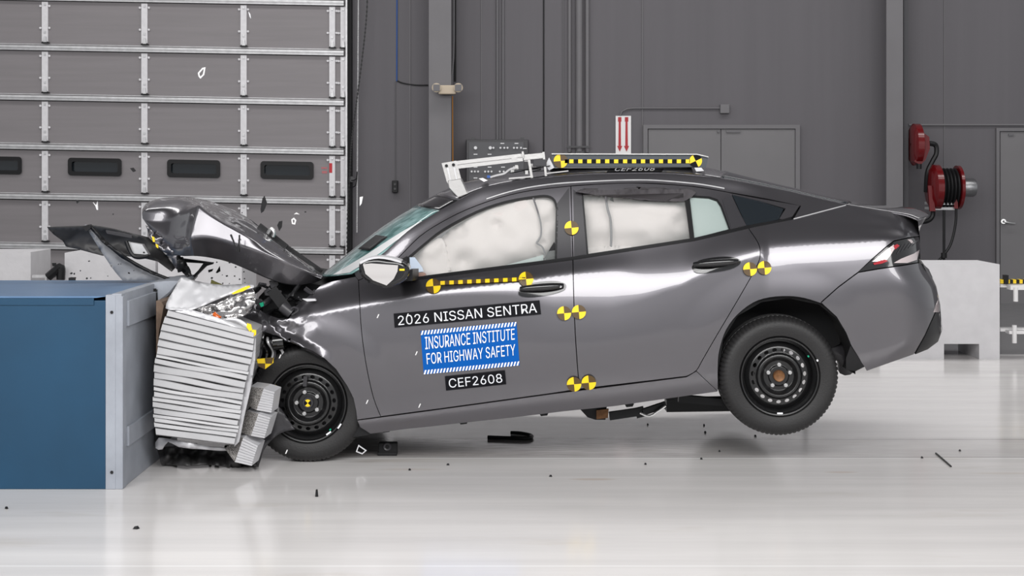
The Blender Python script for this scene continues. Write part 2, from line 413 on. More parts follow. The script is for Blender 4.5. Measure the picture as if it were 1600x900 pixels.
# ------------------------------------------------------------------ overhead sectional door (door_1)
YD = 17.72
sl = 9 / 515.0
def D3(u, v, Y): return P(u, v + sl * (u - 260), Y)
d1 = root('door_1', None, None, kind='structure')
rails = [-80, -2, 76, 154, 231, 309, 386.5, 466]
U0, U1 = -240, 541
wins = [(-50, 34), (106, 190), (261, 344), (407, 490)]
for i in range(len(rails) - 1):
    a, b = rails[i], rails[i + 1]
    poly = [(U0, a + sl*(U0-260)), (U1, a + sl*(U1-260)), (U1, b + sl*(U1-260)), (U0, b + sl*(U0-260))]
    if i != 4:
        MB().prism(poly, YD, .05).build('door_section', M['doorpanel'], d1)
    else:
        mb = MB(); v0, v1 = 251.5, 275; xs = [U0]
        s_ = lambda u, v: (u, v + sl*(u-260))
        mb.prism([s_(U0, a), s_(U1, a), s_(U1, v0), s_(U0, v0)], YD, .05); mb.prism([s_(U0, v1), s_(U1, v1), s_(U1, b), s_(U0, b)], YD, .05)
        e = U0
        for w0, w1 in wins:
            mb.prism([s_(e, v0), s_(w0 + 3, v0), s_(w0 + 3, v1), s_(e, v1)], YD, .05); e = w1 - 3
        mb.prism([s_(e, v0), s_(U1, v0), s_(U1, v1), s_(e, v1)], YD, .05); mb.build('door_section', M['doorpanel'], d1)
for w0, w1 in wins:
    def rr(u0, v0, u1, v1, r, n=5):
        pts = []
        for cx, cy, a0 in ((u0+r, v0+r, PI), (u1-r, v0+r, 1.5*PI), (u1-r, v1-r, 0), (u0+r, v1-r, .5*PI)):
            pts += [(cx + r*math.cos(a0 + .5*PI*k/n), cy + r*math.sin(a0 + .5*PI*k/n)) for k in range(n+1)]
        return [(u, v + sl*(u-260)) for u, v in pts]
    out, inn = rr(w0, 249, w1, 276.5, 5), rr(w0 + 6, 255, w1 - 6, 270.5, 3); n = len(out)
    mb = MB()
    A = [P(*p, YD - .03) for p in out]; B = [P(*p, YD - .03) for p in inn]; A2 = [P(*p, YD) for p in out]; B2 = [P(*p, YD + .03) for p in inn]
    mb.add(A + B + A2 + B2, [(i, (i+1) % n, n + (i+1) % n, n + i) for i in range(n)] + [(i, 2*n+i, 2*n+(i+1) % n, (i+1) % n) for i in range(n)] + [(n+i, n+(i+1) % n, 3*n+(i+1) % n, 3*n+i) for i in range(n)])
    wf = mb.build('window_frame', M['black'], d1)
    MB().add([P(*p, YD + .02) for p in inn] + [P(*p, YD + .03) for p in inn], [tuple(range(n)), tuple(range(2*n-1, n-1, -1))]).build('pane', M['glass_dark'], wf)
for i in range(1, len(rails) - 1):
    v = rails[i]; mb = MB()
    for dv, h, dep in ((-4, 1.0, .012), (-1.5, 3.4, .07), (2.2, 3.6, .05)):
        mb.prism([(U0, v+dv+sl*(U0-260)), (537, v+dv+sl*(537-260)), (537, v+dv+h+sl*(537-260)), (U0, v+dv+h+sl*(U0-260))], YD - dep, dep)
    mb.build('stiffener_rail', M['galv'], d1)
    MB().prism([(U0, v+5.8+sl*(U0-260)), (537, v+5.8+sl*(537-260)), (537, v+7.2+sl*(537-260)), (U0, v+7.2+sl*(U0-260))], YD - .01, .01).build('section_joint', M['void'], d1)
strips = [(-85, 10), (70, 9.5), (225.5, 9.5), (380.5, 9.5), (519, 9), (536, 8)]
for (u, w) in strips:
    for i in range(len(rails) - 1):
        a, b = rails[i] + 8, rails[i + 1] - 4; o_ = sl*(u-260); mb = MB()
        mb.prism([(u-w/2, a+o_), (u+w/2, a+o_), (u+w/2, b+o_-4), (u-w/2, b+o_-4)], YD - .025, .025)
        for t in (.1, .62):
            vv = a + (b-a)*t + o_
            for sg in (-1, 1):
                mb.cyl(P(u+sg*7, vv, YD-.02), P(u+sg*7, vv, YD), .014, 8)
            mb.prism([(u-7, vv-1), (u+7, vv-1), (u+7, vv+1), (u-7, vv+1)], YD - .01, .01)
        st = mb.build('hinge_strip', M['whitestrip'], d1)
        mb = MB()
        for t in (.06, .72):
            vv = a + (b-a)*t + o_
            mb.prism([(u-1.6, vv-1.6), (u+1.6, vv-1.6), (u+1.6, vv+1.6), (u-1.6, vv+1.6)], YD - .035, .01)
        mb.prism([(u-1.4, b+o_-12), (u+1.4, b+o_-12), (u+2.6, b+o_-3), (u-2.6, b+o_-3)], YD - .05, .03)
        mb.build('bolt', M['galv'], st)
        MB().prism([(u-5.5, b+o_-3), (u+5.5, b+o_-3), (u+5.5, b+o_-1.2), (u-5.5, b+o_-1.2)], YD - .08, .06).build('hinge', M['black'], d1)
MB().prism([(514.5, 255), (519, 255), (519, 270), (514.5, 270)], YD - .028, .003).build('red_tag', mat('red_tag', (.5, .03, .04), .6), d1)
MB().prism([(502, 261), (511, 261), (511, 264), (502, 264)], YD - .003, .003).prism([(503, 267), (511, 267), (511, 271), (503, 271)], YD - .003, .003).build('red_marking', mat('faded_red', (.42, .15, .16), .7), d1)
tk = MB().pbox(540, -90, 542.5, 480, YD - .1, .2).build('trim_6', M['galv']); tk['kind'] = 'structure'
tk = MB().pbox(542.5, -90, 549, 480, YD - .06, .3).build('trim_7', M['void']); tk['kind'] = 'structure'

# ------------------------------------------------------------------ wall services
def pipe(name, pts, r, m, label, cat='pipe', Y=None, k=1):
    Y = Y or YW - r
    o = MB().tube([P(u, v, Y) for u, v in pts], r, 10, k).build(name, m); tag(o, label, cat); return o
pipe('conduit_pipe', [(777, -90), (777, 218)], .016, M['pipe'], 'thin grey conduit running down into left side of the control panel top')
pipe('conduit_pipe', [(786, -90), (786, 218)], .016, M['pipe'], 'thin grey conduit running down into right side of the control panel top')
pipe('cable', [(849.5, -90), (849.5, 238)], .008, M['black'], 'thin black cable hanging straight down the wall right of the control panel', 'cable')
pipe('conduit_pipe', [(880, -90), (880, 238)], .008, M['pipe'], 'thinnest grey conduit left of the three wall pipes')
pipe('wall_pipe', [(890, -90), (890, 238)], .022, M['column'], 'narrow grey wall pipe, left one beside the thick pipe')
pipe('wall_pipe', [(905, -90), (905, 239)], .044, M['column'], 'thick grey wall pipe between two narrow pipes')
pipe('wall_pipe', [(917.5, -90), (917.5, 238)], .026, M['column'], 'narrow grey wall pipe, right one beside the thick pipe')
pc = MB().pbox(886, 228, 922, 231, YW - .1, .02).pbox(900, 236, 912, 244, YW - .11, .11).build('pipe_clamp', M['pillar']); tag(pc, 'dark bracket clamping the three wall pipes above the car roof', 'bracket')
pipe('conduit_pipe', [(709, -90), (709, 60), (708.5, 90), (706, 120), (706, 132)], .012, M['pipe'], 'grey conduit running down beside the left steel column to the emergency light', Y=17.5)
pipe('cable', [(711, -90), (711, 128)], .014, M['void'], 'black cable running down beside the left steel column', 'cable', Y=17.6)
pipe('cable', [(707, 150), (707.5, 262)], .006, M['orangewire'], 'thin orange wire hanging below the emergency light', 'cable', Y=17.4)
pipe('cable', [(620.5, -90), (620, 127)], .008, M['bluewire'], 'blue cable hanging on the wall between garage door and column', 'cable', Y=YW - .009)
pipe('cable', [(620, 126), (630, 130), (650, 133), (669, 133)], .008, M['black'], 'black cable sagging from the blue cable to the column', 'cable', Y=YW - .009, k=4)
dc = root('door_control', 'small black pendant button box hanging on a grey cord left of the column', 'switch')
MB().tube([P(617.5, 127, YW - .01), P(617.5, 282, YW - .01)], .006, 6, 1).build('cord', M['pipe'], dc)
MB().pbox(612.5, 282, 621.5, 301, 17.72, .079).build('housing', M['black'], dc, bevel=.008)
MB().cyl(P(617, 288, 17.72), P(617, 288, 17.70), .014, 10).build('button', M['pillar'], dc)
MB().cyl(P(617, 295, 17.72), P(617, 295, 17.70), .014, 10).build('button', M['pillar'], dc)
# chain hoist beside the door: beads
mb = MB(); 
for i in range(150):
    v = -40 + i * 2.7
    mb.cyl(P(560 - .006*v, v, 17.6) + Vector((-.007, 0, 0)), P(560 - .006*v, v, 17.6) + Vector((.007, 0, 0)), .012, 6)
tag(mb.build('hoist_chain', M['galv'], merge=False), 'pale beaded hoist chain hanging straight down beside the garage door', 'chain')
mb = MB(); pts = crv([(575, -60), (573, 20), (566, 90), (557, 160), (550, 215), (547, 262), (543.5, 330), (542.5, 400)], 22)
for i in range(len(pts) - 1):
    a, b = P(*pts[i], 17.55), P(*pts[i+1], 17.55); mb.bar(a, b, .02 if i % 2 else .008, .008 if i % 2 else .02)
tag(mb.build('hoist_chain', M['black'], merge=False), 'black chain slanting down towards the garage door edge', 'chain')
hk = root('chain_hook', 'small dark hook and loop at the garage door edge', 'hook')
MB().cyl(P(549, 280, 17.6), P(549, 280, 17.75), .035, 12).build('hook_plate', M['pillar'], hk)
MB().tube([P(549, 282, 17.6), P(556, 280, 17.58), P(558, 268, 17.58), P(556, 288, 17.58), P(550, 292, 17.6), P(546, 286, 17.6)], .006, 6).build('loop', M['black'], hk)
# emergency light
el = root('emergency_light', 'beige twin-head emergency light on the left steel column', 'lamp')
MB().pbox(685, 133, 712, 147, 17.14, .14).build('housing', M['beige'], el, bevel=.01)
for u in (682, 716):
    h = MB().cyl(P(u, 137, 17.1), P(u, 137, 17.2), .055, 16, .04).build('lamp_head', M['beige'], el)
    MB().pbox(u-5, 132, u+5, 142, 17.08, .02).build('grille', M['pipe'], h)
# extinguisher sign
sg = root('fire_extinguisher_sign', 'white wall sign with two red downward arrows', 'sign')
MB().pbox(962, 181, 986, 240, YW - .02, .02).build('board', M['white'], sg)
for u in (968.3, 979):
    ar = [(u-2.6, 183), (u+2.6, 183), (u+2.6, 190), (u+1.6, 190), (u+2.0, 228), (u+4, 228), (u, 237), (u-4, 228), (u-2.0, 228), (u-1.6, 190), (u-2.6, 190)]
    MB().prism(ar, YW - .024, .004).build('red_arrow', mat('arrow_red', (.4, .012, .02), .5), sg)
# junction box with conduit
jb = root('junction_box', 'small square grey junction box above the double door', 'box')
MB().pbox(1125.5, 163, 1140, 177, YW - .06, .06).build('housing', M['column'], jb, bevel=.006)
MB().tube([P(1126, 169, YW-.02), P(990, 169, YW-.02), P(980, 170, YW-.02), P(972, 174, YW-.02), P(969, 181, YW-.02)], .009, 8, 1).build('conduit', M['column'], jb)
# control panel
cp = root('control_panel', 'dark grey electrical control panel with rows of buttons behind the roof rig', 'panel')
MB().pbox(728, 218, 826, 302, YW - .3, .3).build('cabinet', M['pillar'], cp, bevel=.01)
MB().pbox(733, 222, 818, 300, YW - .31, .012).build('panel_door', mat('panel_door', (.085, .085, .092), .5), cp)
MB().pbox(736, 215, 742, 219, YW-.2, .1).build('mounting_lug', M['pillar'], cp)
MB().pbox(813, 215, 819, 219, YW-.2, .1).build('mounting_lug', M['pillar'], cp)
for v, us in ((231, (743, 766, 771, 782, 788, 793, 803, 808, 814)), (268, (737, 742, 747, 758, 763, 768, 781, 787, 792))):
    for u in us: MB().cyl(P(u, v, YW-.31), P(u, v, YW-.335), .02 if u in (743, 766) else .012, 10).build('button', M['galv'], cp)
for u, v in ((785, 224), (807, 224), (743, 241), (765, 241), (743, 261), (765, 261), (786, 261), (743, 278), (765, 278), (820, 232), (786, 245)):
    MB().pbox(u-3, v-.6, u+3, v+.8, YW-.314, .004).build('name_plate', M['galv'], cp)
# doors
d2 = root('door_2', None, None, kind='structure')
Yd = YW - .05
fr = MB().pbox(1005, 195, 1250, 201, Yd, .05).pbox(1005, 201, 1012, 477, Yd, .05).pbox(1243, 201, 1250, 477, Yd, .05).build('door_frame', M['column'], d2)
for a, b in ((1013, 1125.8), (1127, 1242)):
    lf = MB().pbox(a, 202, b, 477, YW - .03, .03).build('door_leaf', M['doorgrey'], d2)
    MB().pbox(b-5 if a < 1100 else a+8, 204, b-1 if a < 1100 else a+30, 207, YW - .05, .02).build('closer_bracket', M['pipe'], lf)
MB().pbox(1118, 318, 1121, 345, YW - .1, .07).build('pull_handle', M['nut'], d2)
d3 = root('door_3', None, None, kind='structure')
MB().pbox(1557, 200, 1720, 205, Yd, .05).pbox(1557, 205, 1562, 477, Yd, .05).build('door_frame', M['column'], d3)
lf = MB().pbox(1563, 206, 1715, 477, YW - .03, .03).build('door_leaf', M['doorgrey'], d3)
MB().cyl(P(1568, 346, YW-.03), P(1568, 346, YW-.06), .03, 14).tube([P(1568, 346, YW-.06), P(1569, 346, YW-.1), P(1578, 348, YW-.11), P(1586, 349, YW-.1)], .011, 8).build('handle', M['nut'], d3)
MB().pbox(1576, 209, 1584, 212, YW - .05, .02).build('closer_bracket', M['pipe'], d3)

# hose reels
def reel(cu, cv, w, r, name, label):
    rt = root(name, label, 'hose reel')
    c = P(cu, cv, 17.3); x0 = -w
    return rt, c
r1 = root('hose_reel', 'small red hose reel mounted high, left of the larger reel', 'hose reel')
c = P(1436, 226, 17.35)
MB().lathe([(.02, -.10), (.2, -.10), (.25, -.07), (.25, .0), (.2, .02), (.05, .06)], c, 32, axis='x').build('reel_drum', M['red'], r1)
MB().prism([(1440, 205), (1452, 214), (1453, 232), (1446, 250), (1438, 258), (1428, 252), (1436, 245), (1441, 235)], 17.2, .12).build('mounting_arm', M['red'], r1)
MB().cyl(P(1436, 256, 17.2), P(1436, 264, 17.2), .03, 10).build('hose_outlet', M['black'], r1)
MB().tube([P(1452, 224, 17.25), P(1462, 227, 17.25), P(1463, 240, 17.25), P(1457, 252, 17.25), P(1449, 270, 17.25), P(1447, 300, 17.3)], .03, 8).build('hose', M['black'], r1)
r2 = root('hose_reel', 'large red hose reel with black hose and steel motor beside column', 'hose reel')
c = P(1470, 293, 17.2)
MB().lathe([(.02, -.14), (.2, -.14), (.27, -.1), (.27, -.03), (.1, -.03)], c, 40, axis='x').build('reel_flange', M['red'], r2)
MB().lathe([(.1, .18), (.26, .18), (.26, .215), (.05, .215)], c, 40, axis='x').build('reel_flange', M['red'], r2)
mb = MB()
for k in range(5):
    mb.lathe([(.2 + .03*math.sin(PI*j/8), -.03 + k*.042 + .042*j/8) for j in range(9)], c, 32, axis='x')
mb.lathe([(.1, -.03), (.2, -.03)], c, 32, axis='x'); mb.build('wound_hose', M['black'], r2)
MB().lathe([(.001, .24), (.1, .24), (.11, .26), (.11, .38), (.1, .4), (.001, .4)], c, 24, axis='x').cyl(c + Vector((.2, 0, 0)), c + Vector((.26, 0, 0)), .05, 16).build('motor', mat('brushed_motor', (.35, .35, .36), .3, .9, bump=.2, bscale=80, stretch=(9, 1, 1)), r2)
MB().pbox(1456, 316, 1496, 320, 17.1, .3).pbox(1456, 324, 1496, 328, 17.1, .3).build('roller_guide', M['galv'], r2)
MB().prism([(1450, 290), (1456, 290), (1462, 330), (1453, 330)], 17.05, .03).prism([(1491, 290), (1496, 290), (1497, 326), (1491, 326)], 17.05, .03).build('mounting_arm', M['red'], r2)
MB().tube([P(1458, 328, 17.2), P(1457, 338, 17.2), P(1450, 345, 17.2), P(1438, 347, 17.2)], .028, 8).build('hose', M['black'], r2)
MB().tube([P(1475, 328, 17.1), P(1475, 360, 17.1), P(1475, 407, 17.1)], .016, 8).build('hose', M['black'], r2)
MB().tube([P(1494, 326, 17.1), P(1493, 350, 17.1), P(1486, 380, 17.1), P(1475, 398, 17.1), P(1466, 408, 17.1)], .016, 8).cyl(P(1475, 395, 17.08), P(1475, 403, 17.08), .035, 8).build('hose', M['black'], r2)

# ------------------------------------------------------------------ concrete barriers
def barrier(u0, u1, vt, Y, dep, label, slots=()):
    a, b = P(u0, 0, Y).x, P(u1, 0, Y).x; h = P(0, vt, Y).z; s = MB(); e = a
    for s0, s1 in slots:
        x0, x1 = P(s0, 0, Y).x, P(s1, 0, Y).x
        s.box((e, Y, 0), (x0, Y + dep, .13)); e = x1
    s.box((e, Y, 0), (b, Y + dep, .13)); s.box((a, Y, .13), (b, Y + dep, h))
    o = s.build('concrete_barrier', M['concrete']); return tag(o, label, 'barrier')
barrier(1262, 1562, 413, 12.45, .6, 'long white concrete block with forklift slot behind the car boot', ((1318, 1375), (1475, 1530)))
barrier(600, 1255, 413, 12.45, .6, 'white concrete block hidden behind the car doors')
barrier(-150, 48, 394, 13.9, .6, 'white concrete block at the far left behind the blue crash block')
barrier(101, 243, 395, 13.9, .6, 'white concrete block behind the torn bumper cover')
barrier(247, 378, 402.5, 13.3, .75, 'white concrete block behind the buckled bonnet')
# equipment stand beside right barrier
es = root('measuring_stand', 'white steel arm stand right of the long concrete block with yellow black tape', 'stand')
MB().pbox(1563, 444, 1640, 449, 12.6, .1).pbox(1563, 513, 1640, 518, 12.6, .1).pbox(1632, 430, 1640, 562, 12.6, .1).build('arm', M['white'], es)
MB().cyl(P(1587, 449, 12.5), P(1587, 471, 12.5), .02).pbox(1579, 446, 1602, 453, 12.5, .1).build('clamp', M['white'], es)
MB().cyl(P(1585, 508, 12.5), P(1585, 536, 12.5), .02).pbox(1577, 517, 1604, 522, 12.5, .1).build('clamp', M['white'], es)
mb = MB()
for i in range(9): mb.pbox(1563 + i*5, 437, 1568 + i*5, 443, 12.58, .08, i % 2)
mb.build('striped_tape', [M['yellow'], M['black']], es)
MB().pbox(1570, 430, 1576, 444, 12.56, .06).pbox(1563, 545, 1640, 549, 13.5, .05).build('knob', M['black'], es)
es2 = root('measuring_stand', 'pale metal rail on low posts between the two left concrete blocks', 'stand')
MB().pbox(50, 430, 99, 434, 13.8, .06).pbox(70, 434, 73, 555, 13.8, .06).build('rail', M['galv'], es2)
mb = MB().tube([P(75, 433, 13.75), P(86, 424, 13.75), P(95, 418, 13.75), P(95, 437, 13.75)], .04, 8)
mb.build('clamp', M['black'], es2)

# ------------------------------------------------------------------ blue impact block
YB0, YB1 = 7.33, 8.55
ib = root('impact_block', 'blue steel crash block with pale top and grey end plate at the left', 'crash barrier')
x1 = P(165, 0, YB0).x; x2 = P(190, 0, YB0).x; zt = P(0, 466, YB0).z
MB().box((-4.2, YB0, 0), (x1, YB1, zt - .012)).build('blue_body', M['block_blue'], ib, bevel=.004)
MB().box((-4.2, YB0 - .006, zt - .034), (P(147, 0, YB0).x, YB0, zt)).build('top_flashing', M['block_blue'], ib)
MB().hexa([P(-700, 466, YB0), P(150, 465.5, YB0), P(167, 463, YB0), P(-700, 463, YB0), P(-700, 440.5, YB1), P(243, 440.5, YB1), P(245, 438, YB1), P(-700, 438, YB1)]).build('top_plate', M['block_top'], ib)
ep = MB().box((x1, YB0 - .003, 0), (x2 - .03, YB0 + .06, P(0, 461, YB0).z)).box((x2 - .05, YB0, 0), (x2, YB1, P(0, 459, YB0).z)).build('end_plate', M['block_grey'], ib, bevel=.003)
mb = MB()
def side(y0, y1, z0, z1, t=.014): mb.box((x2 - .002, y0, z0), (x2 + t, y1, z1))
side(YB0 + .09, YB1 - .02, .81, .94); side(YB0 + .09, YB1 - .02, .2, .3); side(YB0, YB0 + .07, .0, .97, .006)
mb.build('steel_strap', M['block_grey'], ib, bevel=.003)
mb = MB()
for v in (488, 738): mb.cyl(P(174.5, v, YB0), P(174.5, v, YB0 - .008), .008, 10)
mb.build('bolt', M['void'], ib)
# curved top lip hanging over the end
MB().prism(crv([(205, 452), (243, 441), (277, 439.5), (274, 447), (266, 458), (255, 467), (246, 473)], 3) + [(244, 452), (205, 455)], 8.0, .5, bev=.01).build('top_lip', M['block_grey'], ib)
MB().prism([(207, 455.5), (243, 451), (244, 460), (245, 486), (247, 700), (243, 700), (242, 456), (207, 459)], 7.98, .4).build('dark_gap_strip', M['void'], ib)  # black strip standing in for the shadowed gap between block and barrier
MB().prism([(244, 470), (252, 472), (256, 478), (248, 520), (246, 560), (244, 560)], 7.75, .8).build('load_plate', M['wood'], ib)

# ------------------------------------------------------------------ car body surface
YC, Y0 = 8.83, 7.93
R_ = spl([(380, 476), (450, 462), (500, 436), (548, 425), (590, 402), (640, 358), (700, 321), (760, 293), (860, 276), (935, 271), (1020, 270), (1100, 275), (1200, 292), (1325, 320), (1370, 328), (1415, 336), (1434, 343), (1475, 352)])
D_ = spl([(380, 482), (450, 468), (500, 441), (548, 431), (600, 418), (620, 405), (655, 370), (730, 327), (830, 297), (892, 290), (1000, 286), (1080, 291), (1142, 301), (1250, 321), (1330, 331), (1415, 346), (1475, 362)])
B_ = spl([(380, 488), (450, 478), (500, 447), (560, 441), (640, 436), (895, 404), (1085, 374), (1185, 350), (1250, 340), (1330, 346), (1430, 362), (1475, 370)])
S_ = spl([(380, 512), (454, 498), (563, 478), (640, 463), (700, 453), (810, 440), (895, 429), (960, 426), (1010, 434), (1060, 432), (1085, 424), (1150, 403), (1185, 393), (1205, 388), (1330, 379), (1420, 374), (1475, 378)])
Z_ = spl([(380, 12), (500, 3), (640, 5), (700, 9), (800, 22), (870, 52), (950, 58), (1010, 34), (1060, 18), (1100, 12), (1150, 9), (1185, 9), (1205, 38), (1300, 40), (1400, 38), (1475, 36)])
M_ = spl([(380, 570), (563, 545), (895, 540), (1185, 485), (1330, 455), (1475, 440)])
L_ = spl([(380, 670), (558, 656), (860, 617), (1073, 589), (1125, 580), (1330, 552), (1475, 515)])
K_ = spl([(380, 705), (579, 682), (724, 666), (881, 648), (960, 640), (1125, 618), (1350, 588), (1475, 556)])
dR = spl([(380, .15), (500, .15), (548, .17), (620, .24), (703, .335), (1200, .325), (1325, .22), (1370, .205), (1415, .19), (1434, .185), (1475, .18)])
dD = spl([(380, .12), (500, .12), (548, .145), (620, .20), (703, .295), (1142, .285), (1250, .225), (1325, .19), (1415, .148), (1475, .14)])
dB = spl([(380, .10), (1130, .10), (1240, .15), (1330, .125), (1420, .09), (1475, .085)])
SIL = spl([(330, 1438), (380, 1440), (410, 1444), (450, 1464), (480, 1469), (520, 1472), (538, 1468), (560, 1448)])
def smooth(a, b, x):
    t = max(0, min(1, (x - a) / (b - a))); return t*t*(3 - 2*t)
def dsurf(u, v):
    ks = [R_(u), D_(u), B_(u), S_(u), M_(u), L_(u), K_(u)]
    z_ = Z_(u); ks.insert(4, ks[3] + z_); ds = [dR(u), dD(u), dB(u) + .018, .012 + .23*z_/287, .012, .0, .03, .075]
    for i in range(1, 8): ks[i] = max(ks[i], ks[i-1] + 1.5)
    pts = [(ks[0] - 30, ds[0] + .14)] + list(zip(ks, ds)) + [(ks[-1] + 30, .15)]
    d = spl(pts)(max(v, ks[0] - 30))
    r = math.hypot(u - 1217, v - 588)
    d -= .006 * smooth(176, 128, r)
    rf = math.hypot(u - 478, v - 632)
    d -= .008 * smooth(150, 112, rf) * smooth(380, 430, u)
    # gentle undercut between crease and arch
    s = SIL(v); w = 75.0; q = max(0, min(.995, (u - (s - w)) / w))
    d += .34 * (1 - math.sqrt(1 - q*q*q))
    # crumpled wing
    if u < 545:
        k = smooth(515, 425, u)
        d += k * (.035 * noise.noise(Vector((u*.022, v*.03, 3.1))) + .02 * abs(noise.noise(Vector((u*.05, v*.06, 7.7)))) + .03*k)
        L1 = abs((v - 483) * .62 - (u - 405) * .78) / 1.0
        if 400 < u < 450: d -= .03 * max(0, 1 - L1 / 9)
        L2 = abs(v - (520 + (u - 430) * .52))
        if u > 415: d -= .035 * max(0, 1 - L2 / 14) * smooth(525, 480, u)
    return d
def Q(u, v, off=0.0):
    return P(u, v, Y0 + dsurf(u, v) + off)

car = root('sedan_car', 'dark grey four-door sedan with crushed nose and rear wheels off the floor', 'car')
def panel(name, poly, m, parent=car, ins=.7, off=0.0, thick=.022, holes=(), step=5, fn=None):
    poly = inset_poly(poly, ins); holes = [inset_poly(h, -ins) if False else h for h in holes]
    V, Fc = tri_poly(poly, holes, step)
    return surf_mesh(name, V, Fc, fn or (lambda u, v: Q(u, v, off)), m, parent, thick)

seamA = [(892, 290.5), (895, 402), (897, 480), (900, 540), (905, 608)]
fdtop = [(560, 438), (600, 420), (620, 405), (655, 370), (690, 347), (730, 327), (780, 309), (830, 297.5), (892, 290.5)]
fd_front = [(595, 651), (583, 620), (572, 570), (565, 520), (562, 477)]
front_door = crv(fdtop, 3)[:-1] + crv(seamA, 3) + [(860, 615), (700, 637)] + crv(fd_front, 3)
fglass = crv([(640, 403), (665, 382), (695, 359), (745, 332.5), (790, 317), (835, 309), (855, 308), (865, 314), (869, 328)], 3) + [(867, 405), (640, 434)]
panel('front_door', front_door, M['paint'], holes=[fglass])
rdtop = [(892, 290.5), (950, 287), (1000, 286), (1080, 291), (1142, 301)]
rdback = [(1142, 301), (1167, 352), (1184, 378), (1188, 395), (1183, 415), (1155, 465), (1120, 524), (1098, 562), (1088, 579), (1073, 588)]
rear_door = crv(rdtop, 3)[:-1] + crv(rdback, 3) + [(905, 608)] + list(reversed(crv(seamA, 3)))[1:-1]
rglass = [(911, 304), (950, 301), (1069, 301), (1078, 373), (919, 397)]
qglass = [(1077, 307), (1108, 309), (1120, 313), (1126, 322), (1139, 358), (1085, 372)]
panel('rear_door', rear_door, M['paint'], holes=[rglass, qglass])
tglass = [(1146, 306), (1185, 315), (1223, 327), (1216, 342), (1168, 353)]
Rtop = [(u, R_(u)) for u in range(552, 1322, 12)] + [(1322, 320)]
Dlow = [(u, D_(u)) for u in range(1142, 892, -12)] + [(892, 290.5)] + list(reversed(crv(fdtop, 3)))[1:]
cant = Rtop + [(1281, 331), (1240, 342), (1251, 322), (1200, 311)] + Dlow + [(556, 433)]
panel('roof_rail', cant, M['paint'], ins=.5)
arch = [(1283, 474), (1257, 466), (1232, 463), (1202, 465), (1177, 473), (1152, 492), (1135, 515), (1126, 540), (1122, 565), (1122, 612)]
taill = [(1341, 425), (1362, 406), (1385, 386), (1397, 377), (1420, 372), (1436, 370), (1439, 390), (1434, 410), (1417, 413), (1370, 420)]
quarter = [(1168, 354), (1240, 342), (1281, 331), (1322, 320)] + [(u, R_(u)) for u in range(1334, 1434, 10)] + [(1435, 346), (1437, 369), (1420, 371), (1397, 376), (1385, 385), (1362, 405), (1341, 425), (1310, 448), (1283, 472)] + crv(arch, 3) + [(1088, 580)] + list(reversed(crv(rdback, 3)))[3:-4]
panel('quarter_panel', quarter, M['paint'], ins=.5)
sill = [(558, 657), (595, 652), (700, 638), (860, 616), (1073, 589), (1088, 580), (1122, 612), (1050, 622), (960, 635), (881, 643), (800, 653), (724, 661), (671, 667), (632, 671), (579, 678), (563, 668)]
panel('sill_panel', sill, M['paint'], ins=.4)
bumper = [(1341, 426), (1310, 449), (1283, 473), (1307, 495), (1322, 520), (1330, 540), (1351, 574), (1354, 580), (1428, 554), (1445, 524), (1462, 486), (1467, 470), (1462, 450), (1452, 430), (1442, 412), (1434, 411), (1417, 414), (1370, 421)]
panel('rear_bumper', bumper, M['paint'], ins=.5)
panel('rear_diffuser', [(1430, 554), (1446, 524), (1463, 486), (1470, 486), (1471, 520), (1466, 534), (1450, 546)], M['black'], ins=.3)
panel('rear_reflector', [(1459, 488), (1467, 466), (1468, 488)], M['lens_clear'], ins=.1, off=-.006, step=4)
panel('wheel_arch_flap', [(1329, 540), (1351, 573), (1337, 580), (1322, 578), (1322, 560)], M['black'], ins=0, off=-.01)
tl = panel('tail_lamp', taill, M['black_gloss'], ins=.4, off=-.004)
def lens(name, poly, m, parent, off=-.009): return panel(name, poly, m, parent, ins=.2, off=off, step=4, thick=.004)
lens('lamp_lens', [(1362, 409), (1388, 388), (1396, 382), (1400, 386), (1391, 400), (1383, 409)], M['lens_clear'], tl)['label'] = 'pale reflector lens'
lens('lamp_lens', [(1364, 411), (1383, 405), (1388, 408), (1378, 412), (1366, 414)], M['lens_red'], tl, -.012)['label'] = 'red lower lens'
lens('lamp_lens', [(1396, 384), (1402, 381), (1406, 384), (1399, 390)], M['lens_red'], tl, -.012)['label'] = 'red upper lens'
lens('lamp_lens', [(1396, 411), (1408, 404), (1428, 396), (1437, 390), (1433, 406), (1418, 411)], M['lens_clear'], tl)['label'] = 'pale lower lens'
lens('lamp_lens', [(1418, 374), (1424, 374), (1429, 380), (1425, 381)], M['lens_clear'], tl)['label'] = 'small bright top lens'
for k in range(5): lens('lamp_rib', [(1401 + k*6, 397 - k*3), (1403 + k*6, 396 - k*3), (1411 + k*6, 382 - k*1.6), (1409 + k*6, 382 - k*1.6)], M['pillar'], tl)
# front wing
wing = [(379, 494), (394, 487), (405, 483), (417, 491), (435, 497), (451, 498), (457, 489), (463, 477), (483, 462), (501, 446), (517, 440), (556, 432), (560, 438), (562, 477)] + list(reversed(crv(fd_front, 3)))[1:] + [(558, 656), (556, 640), (552, 622), (543, 604), (525, 577), (507, 560), (488, 548), (466, 540), (445, 532), (435, 526), (411, 518), (394, 508)]
panel('front_wing', wing, M['paint'], ins=.4, step=5)
